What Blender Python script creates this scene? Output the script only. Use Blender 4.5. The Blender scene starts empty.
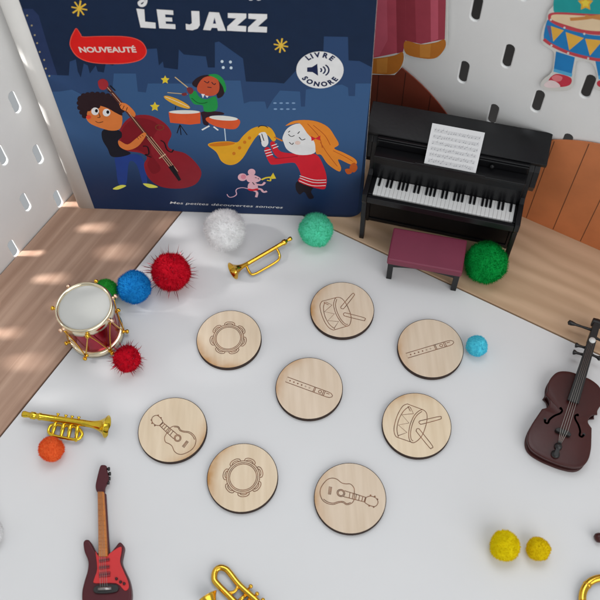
import bpy, bmesh, math, random
from mathutils import Vector, Matrix
random.seed(7)
S = bpy.context.scene
COL = S.collection
MM = 0.001

# ------------------------------------------------------------------ camera
cd = bpy.data.cameras.new('camera'); cam = bpy.data.objects.new('camera', cd); COL.objects.link(cam)
PITCH, ROLL = math.radians(59.89), math.radians(-2.30)
cd.sensor_width = 36.0; cd.lens = 36.0 * 832.32 / 600.0
cd.clip_start = 0.01; cd.clip_end = 20.0
fw = Vector((0, math.cos(PITCH), -math.sin(PITCH))); rt = Vector((1, 0, 0)); up = rt.cross(fw)
rt2 = rt * math.cos(ROLL) + up * math.sin(ROLL); up2 = -rt * math.sin(ROLL) + up * math.cos(ROLL)
m = Matrix.Identity(4)
for i in range(3):
    m[i][0], m[i][1], m[i][2] = rt2[i], up2[i], -fw[i]
m[2][3] = 0.3947
cam.matrix_world = m
cd.dof.use_dof = True; cd.dof.focus_distance = 0.44; cd.dof.aperture_fstop = 16.0
S.camera = cam
S.cycles.caustics_reflective = False; S.cycles.caustics_refractive = False

# ------------------------------------------------------------------ light
w = bpy.data.worlds.new('World'); S.world = w; w.use_nodes = True
w.node_tree.nodes['Background'].inputs[0].default_value = (0.92, 0.965, 1.0, 1)
w.node_tree.nodes['Background'].inputs[1].default_value = 0.39
S.view_settings.view_transform = 'Standard'; S.view_settings.look = 'None'
S.view_settings.exposure = 0.06; S.view_settings.gamma = 1.0
def area(name, loc, target, size, power, col):
    l = bpy.data.lights.new(name, 'AREA'); l.shape = 'RECTANGLE'; l.size, l.size_y = size; l.energy = power; l.color = col
    o = bpy.data.objects.new(name, l); COL.objects.link(o); o.location = loc
    o.rotation_euler = (Vector(target) - Vector(loc)).to_track_quat('-Z', 'Y').to_euler(); return o
area('window_light', (0.10, 0.44, 0.92), (0.04, 0.24, 0), (0.5, 0.5), 2.6, (0.92, 0.96, 1.0))
area('room_light', (0.72, -1.05, 1.15), (0.03, 0.30, 0.08), (1.5, 1.5), 14, (1.0, 0.99, 0.985))
sp = bpy.data.lights.new('sunbeam_light', 'SPOT'); sp.energy = 950; sp.spot_size = math.radians(11); sp.spot_blend = 0.8
sp.shadow_soft_size = 0.21; sp.color = (1.0, 0.98, 0.965)
so = bpy.data.objects.new('sunbeam_light', sp); COL.objects.link(so)
sd = Vector((1.0, -0.03, -0.80)).normalized(); tgt = Vector((-0.16, 0.27, 0.02)); so.location = tgt - sd * 2.0
so.rotation_euler = sd.to_track_quat('-Z', 'Y').to_euler()

# ------------------------------------------------------------------ helpers
def lin(c):
    return tuple(((v / 255) / 12.92 if v <= 10 else (((v / 255) + 0.055) / 1.055) ** 2.4) for v in c)
def mat(name, col, rough=0.5, metal=0.0, spec=0.5, noise=0.06, scale=60.0, bump=0.0, bscale=300.0, coat=0.0, sheen=0.0):
    """plain surface with a little procedural variation of colour, gloss and relief"""
    M = bpy.data.materials.new(name); M.use_nodes = True; nt = M.node_tree; b = nt.nodes['Principled BSDF']
    b.inputs['Metallic'].default_value = metal; b.inputs['Specular IOR Level'].default_value = spec
    b.inputs['Coat Weight'].default_value = coat
    if sheen:
        b.inputs['Sheen Weight'].default_value = sheen; b.inputs['Sheen Roughness'].default_value = 0.6
        b.inputs['Sheen Tint'].default_value = (*col, 1)
    tc = nt.nodes.new('ShaderNodeTexCoord'); n = nt.nodes.new('ShaderNodeTexNoise'); n.inputs['Scale'].default_value = scale; n.inputs['Detail'].default_value = 4
    nt.links.new(tc.outputs['Object'], n.inputs['Vector'])
    r = nt.nodes.new('ShaderNodeValToRGB'); r.color_ramp.elements[0].position = 0.3; r.color_ramp.elements[1].position = 0.7
    r.color_ramp.elements[0].color = (*[c * (1 - noise) for c in col], 1); r.color_ramp.elements[1].color = (*[min(1, c * (1 + noise)) for c in col], 1)
    nt.links.new(n.outputs['Fac'], r.inputs[0]); nt.links.new(r.outputs[0], b.inputs['Base Color'])
    mr = nt.nodes.new('ShaderNodeMapRange'); mr.inputs['To Min'].default_value = max(0.02, rough - 0.06); mr.inputs['To Max'].default_value = min(1, rough + 0.06)
    nt.links.new(n.outputs['Fac'], mr.inputs['Value']); nt.links.new(mr.outputs[0], b.inputs['Roughness'])
    if bump:
        n2 = nt.nodes.new('ShaderNodeTexNoise'); n2.inputs['Scale'].default_value = bscale; n2.inputs['Detail'].default_value = 3
        nt.links.new(tc.outputs['Object'], n2.inputs['Vector'])
        bp = nt.nodes.new('ShaderNodeBump'); bp.inputs['Strength'].default_value = bump; bp.inputs['Distance'].default_value = 0.0005
        nt.links.new(n2.outputs['Fac'], bp.inputs['Height']); nt.links.new(bp.outputs[0], b.inputs['Normal'])
    return M
def wood(name, ca, cb, cc, rot, along=4.0, across=70.0, rough=0.55, lo=0.3, hi=0.68, ring=0.55, ringmix=0.42):
    """softwood: long streaks and growth rings running along the plank"""
    M = bpy.data.materials.new(name); M.use_nodes = True; nt = M.node_tree; b = nt.nodes['Principled BSDF']
    tc = nt.nodes.new('ShaderNodeTexCoord'); mp = nt.nodes.new('ShaderNodeMapping'); mp.inputs['Rotation'].default_value = (0, 0, -rot)
    nt.links.new(tc.outputs['Object'], mp.inputs['Vector'])
    m2 = nt.nodes.new('ShaderNodeMapping'); m2.inputs['Scale'].default_value = (along, across, across); nt.links.new(mp.outputs[0], m2.inputs['Vector'])
    n1 = nt.nodes.new('ShaderNodeTexNoise'); n1.inputs['Scale'].default_value = 1.0; n1.inputs['Detail'].default_value = 6; n1.inputs['Roughness'].default_value = 0.6; n1.inputs['Distortion'].default_value = 0.4
    nt.links.new(m2.outputs[0], n1.inputs['Vector'])
    m3 = nt.nodes.new('ShaderNodeMapping'); m3.inputs['Scale'].default_value = (along * 1.6, across * 0.45, across * 0.45); nt.links.new(mp.outputs[0], m3.inputs['Vector'])
    wv = nt.nodes.new('ShaderNodeTexWave'); wv.bands_direction = 'Y'; wv.inputs['Scale'].default_value = ring; wv.inputs['Distortion'].default_value = 5.0; wv.inputs['Detail'].default_value = 3; wv.inputs['Detail Scale'].default_value = 0.8
    nt.links.new(m3.outputs[0], wv.inputs['Vector'])
    r1 = nt.nodes.new('ShaderNodeValToRGB'); e = r1.color_ramp.elements; e[0].position = lo; e[0].color = (*cb, 1); e[1].position = hi; e[1].color = (*ca, 1)
    nt.links.new(n1.outputs['Fac'], r1.inputs[0])
    r2 = nt.nodes.new('ShaderNodeValToRGB'); e = r2.color_ramp.elements; e[0].position = 0.0; e[0].color = (0, 0, 0, 1); e[1].position = 1.0; e[1].color = (1, 1, 1, 1)
    nt.links.new(wv.outputs['Fac'], r2.inputs[0])
    ml = nt.nodes.new('ShaderNodeMath'); ml.operation = 'MULTIPLY'; ml.inputs[1].default_value = ringmix; nt.links.new(r2.outputs[0], ml.inputs[0])
    mx = nt.nodes.new('ShaderNodeMix'); mx.data_type = 'RGBA'; nt.links.new(ml.outputs[0], mx.inputs['Factor']); nt.links.new(r1.outputs[0], mx.inputs['A']); mx.inputs['B'].default_value = (*cc, 1)
    nt.links.new(mx.outputs['Result'], b.inputs['Base Color']); b.inputs['Roughness'].default_value = rough; b.inputs['Specular IOR Level'].default_value = 0.35
    bp = nt.nodes.new('ShaderNodeBump'); bp.inputs['Strength'].default_value = 0.25; bp.inputs['Distance'].default_value = 0.0003
    nt.links.new(n1.outputs['Fac'], bp.inputs['Height']); nt.links.new(bp.outputs[0], b.inputs['Normal'])
    return M

class MB:
    """collects shapes in millimetres and links them as one mesh object"""
    def __init__(s): s.v = []; s.f = []; s.m = []; s.sm = []
    def add(s, vs, fs, mi=0, smooth=False):
        b = len(s.v); s.v += [tuple(v) for v in vs]
        for f in fs: s.f.append(tuple(i + b for i in f)); s.m.append(mi); s.sm.append(smooth)
    def box(s, a, b, mi=0, R=None):
        vs = [Vector((x, y, z)) for x in (a[0], b[0]) for y in (a[1], b[1]) for z in (a[2], b[2])]
        if R: vs = [R @ v for v in vs]
        s.add(vs, [(0, 1, 3, 2), (4, 6, 7, 5), (0, 4, 5, 1), (2, 3, 7, 6), (0, 2, 6, 4), (1, 5, 7, 3)], mi)
    def prism(s, poly, z0, z1, mi=0, R=None, top=True, smooth=False, side=None):
        n = len(poly); poly = ccw(poly)
        vs = [Vector((p[0], p[1], z0)) for p in poly] + [Vector((p[0], p[1], z1)) for p in poly]
        if R: vs = [R @ v for v in vs]
        s.add(vs, [tuple(range(n - 1, -1, -1)), tuple(range(n, 2 * n))], mi)
        s.add(vs, [(i, (i + 1) % n, n + (i + 1) % n, n + i) for i in range(n)], mi if side is None else side, smooth)
    def flat(s, poly, z, mi=0):
        poly = ccw(poly); s.add([(p[0], p[1], z) for p in poly], [tuple(range(len(poly)))], mi)
    def ribbon(s, pts, wd, z, mi=0, closed=False):
        P = [Vector((p[0], p[1])) for p in pts]; n = len(P); L = []; Rr = []
        for i in range(n):
            a = P[(i - 1) % n] if closed or i > 0 else P[i]; c = P[(i + 1) % n] if closed or i < n - 1 else P[i]
            t = (c - a); t = t.normalized() if t.length > 1e-6 else Vector((1, 0)); nn = Vector((-t.y, t.x)) * wd * 0.5
            L.append((P[i].x + nn.x, P[i].y + nn.y, z)); Rr.append((P[i].x - nn.x, P[i].y - nn.y, z))
        k = n if closed else n - 1
        s.add(L + Rr, [(n + i, n + (i + 1) % n, (i + 1) % n, i) for i in range(k)], mi)
    def tube(s, pts, rad, seg=12, closed=False, mi=0, caps=True):
        P = [Vector(p) for p in pts]; n = len(P); rad = rad if isinstance(rad, (list, tuple)) else [rad] * n
        T = []
        for i in range(n):
            a = P[(i - 1) % n] if closed or i > 0 else P[i]; c = P[(i + 1) % n] if closed or i < n - 1 else P[i]; T.append((c - a).normalized())
        u = T[0].cross(Vector((0, 0, 1)))
        if u.length < 1e-3: u = T[0].cross(Vector((1, 0, 0)))
        u.normalize(); vs = []
        for i in range(n):
            u = (u - T[i] * u.dot(T[i])).normalized(); v = T[i].cross(u)
            for k in range(seg):
                a = 2 * math.pi * k / seg; vs.append(P[i] + (u * math.cos(a) + v * math.sin(a)) * rad[i])
        fs = []
        for i in range(n if closed else n - 1):
            j = (i + 1) % n
            for k in range(seg): fs.append((i * seg + k, i * seg + (k + 1) % seg, j * seg + (k + 1) % seg, j * seg + k))
        s.add(vs, fs, mi, True)
        if caps and not closed: s.add(vs, [tuple(range(seg - 1, -1, -1)), tuple((n - 1) * seg + k for k in range(seg))], mi)
    def lathe(s, prof, org=(0, 0, 0), d=(0, 0, 1), seg=32, mi=0):
        d = Vector(d).normalized(); u = d.cross(Vector((0, 0, 1)))
        if u.length < 1e-3: u = Vector((1, 0, 0))
        u.normalize(); v = d.cross(u); o = Vector(org); n = len(prof); vs = []
        for r, h in prof:
            for k in range(seg):
                a = 2 * math.pi * k / seg; vs.append(o + d * h + (u * math.cos(a) + v * math.sin(a)) * max(r, 1e-4))
        s.add(vs, [(i * seg + k, i * seg + (k + 1) % seg, (i + 1) * seg + (k + 1) % seg, (i + 1) * seg + k) for i in range(n - 1) for k in range(seg)], mi, True)
    def ball(s, c, r, mi=0, seg=12, sq=1.0):
        s.lathe([(r * math.sin(math.pi * i / 8), -r * sq * math.cos(math.pi * i / 8)) for i in range(9)], c, (0, 0, 1), seg, mi)
    def build(s, name, mats, parent=None, loc=None, rz=0.0, bevel=0.0, bseg=2, tri=False):
        me = bpy.data.meshes.new(name); me.from_pydata([(v[0] * MM, v[1] * MM, v[2] * MM) for v in s.v], [], s.f)
        for M in (mats if isinstance(mats, (list, tuple)) else [mats]): me.materials.append(M)
        me.polygons.foreach_set('material_index', s.m); me.polygons.foreach_set('use_smooth', s.sm)
        bm = bmesh.new(); bm.from_mesh(me)
        bmesh.ops.remove_doubles(bm, verts=bm.verts, dist=1e-7)
        if tri: bmesh.ops.triangulate(bm, faces=[f for f in bm.faces if len(f.verts) > 4])
        bm.to_mesh(me); bm.free(); me.update()
        o = bpy.data.objects.new(name, me); COL.objects.link(o)
        if parent: o.parent = parent
        if loc: o.location = Vector(loc) * MM
        o.rotation_euler = (0, 0, rz)
        if bevel:
            md = o.modifiers.new('edge', 'BEVEL'); md.width = bevel * MM; md.segments = bseg; md.limit_method = 'ANGLE'; md.angle_limit = math.radians(50)
        return o
def ccw(p):
    a = sum(p[i][0] * p[(i + 1) % len(p)][1] - p[(i + 1) % len(p)][0] * p[i][1] for i in range(len(p)))
    return list(p) if a > 0 else list(p)[::-1]
def smooth(pts, n=5, closed=True):
    N = len(pts); out = []; dim = len(pts[0])
    rng = range(N if closed else N - 1)
    for i in rng:
        p0 = pts[(i - 1) % N] if closed else pts[max(i - 1, 0)]; p1 = pts[i]; p2 = pts[(i + 1) % N]; p3 = pts[(i + 2) % N] if closed else pts[min(i + 2, N - 1)]
        for k in range(n):
            t = k / n
            out.append(tuple(0.5 * (2 * p1[j] + (p2[j] - p0[j]) * t + (2 * p0[j] - 5 * p1[j] + 4 * p2[j] - p3[j]) * t * t + (3 * p1[j] - p0[j] - 3 * p2[j] + p3[j]) * t ** 3) for j in range(dim)))
    if not closed: out.append(tuple(pts[-1]))
    return out
def thing(name, label, cat, loc=(0, 0, 0), rz=0.0, group=None):
    o = bpy.data.objects.new(name, None); o.empty_display_size = 0.01; COL.objects.link(o); o.location = Vector(loc) * MM; o.rotation_euler = (0, 0, rz)
    return tag(o, label, cat, group)
def tag(o, label, cat, group=None, kind=None):
    o['label'] = label; o['category'] = cat
    if group: o['group'] = group
    if kind: o['kind'] = kind
    return o
def letters(text, size, bold=0.0, shear=0.0):
    """the outline of printed words as flat triangles in millimetres, and their width"""
    c = bpy.data.curves.new('lettering', 'FONT'); c.body = text; c.size = size; c.offset = bold; c.shear = shear; c.resolution_u = 3
    o = bpy.data.objects.new('lettering', c); COL.objects.link(o); bpy.context.view_layer.update()
    me = o.to_mesh(); vs = [tuple(v.co) for v in me.vertices]; fs = [tuple(p.vertices) for p in me.polygons]
    o.to_mesh_clear(); COL.objects.unlink(o); bpy.data.objects.remove(o); bpy.data.curves.remove(c)
    return vs, fs
def put_text(mb, text, size, a, b, z, mi, bold=0.0, shear=0.0):
    vs, fs = letters(text, size, bold, shear); x0 = min(v[0] for v in vs); x1 = max(v[0] for v in vs)
    d = Vector(b) - Vector(a); sc = d.length / (x1 - x0); e = d.normalized(); nrm = Vector((-e.y, e.x)); out = []
    for v in vs:
        p = Vector(a) + e * ((v[0] - x0) * sc) + nrm * (v[1]); out.append((p.x, p.y, z))
    mb.add(out, fs, mi)
def artwork(shapes, z0, dz, pal, clip=None):
    """printed shapes, each a hair above the one before"""
    mb = MB(); names = []; boxes = []; top = 0
    for i, (mn, kind, pts, wd) in enumerate(shapes):
        if mn not in names: names.append(mn)
        xs = [p[0] for p in pts]; ys = [p[1] for p in pts]; bb = (min(xs) - 1, min(ys) - 1, max(xs) + 1, max(ys) + 1)
        lv = 1 + max([l for q, l in boxes if q[0] < bb[2] and bb[0] < q[2] and q[1] < bb[3] and bb[1] < q[3]] or [0]); boxes.append((bb, lv)); top = max(top, lv)
        mi = names.index(mn); z = z0 + dz * lv
        if kind == 'poly': mb.flat(pts, z, mi)
        elif kind == 'blob': mb.flat(smooth(pts, 4), z, mi)
        else: mb.ribbon(smooth(pts, 4, False) if len(pts) > 2 else pts, wd, z, mi)
    if clip: mb.v = [clip(v) for v in mb.v]
    return mb, [pal[n] for n in names], z0 + dz * (top + 1)

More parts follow.
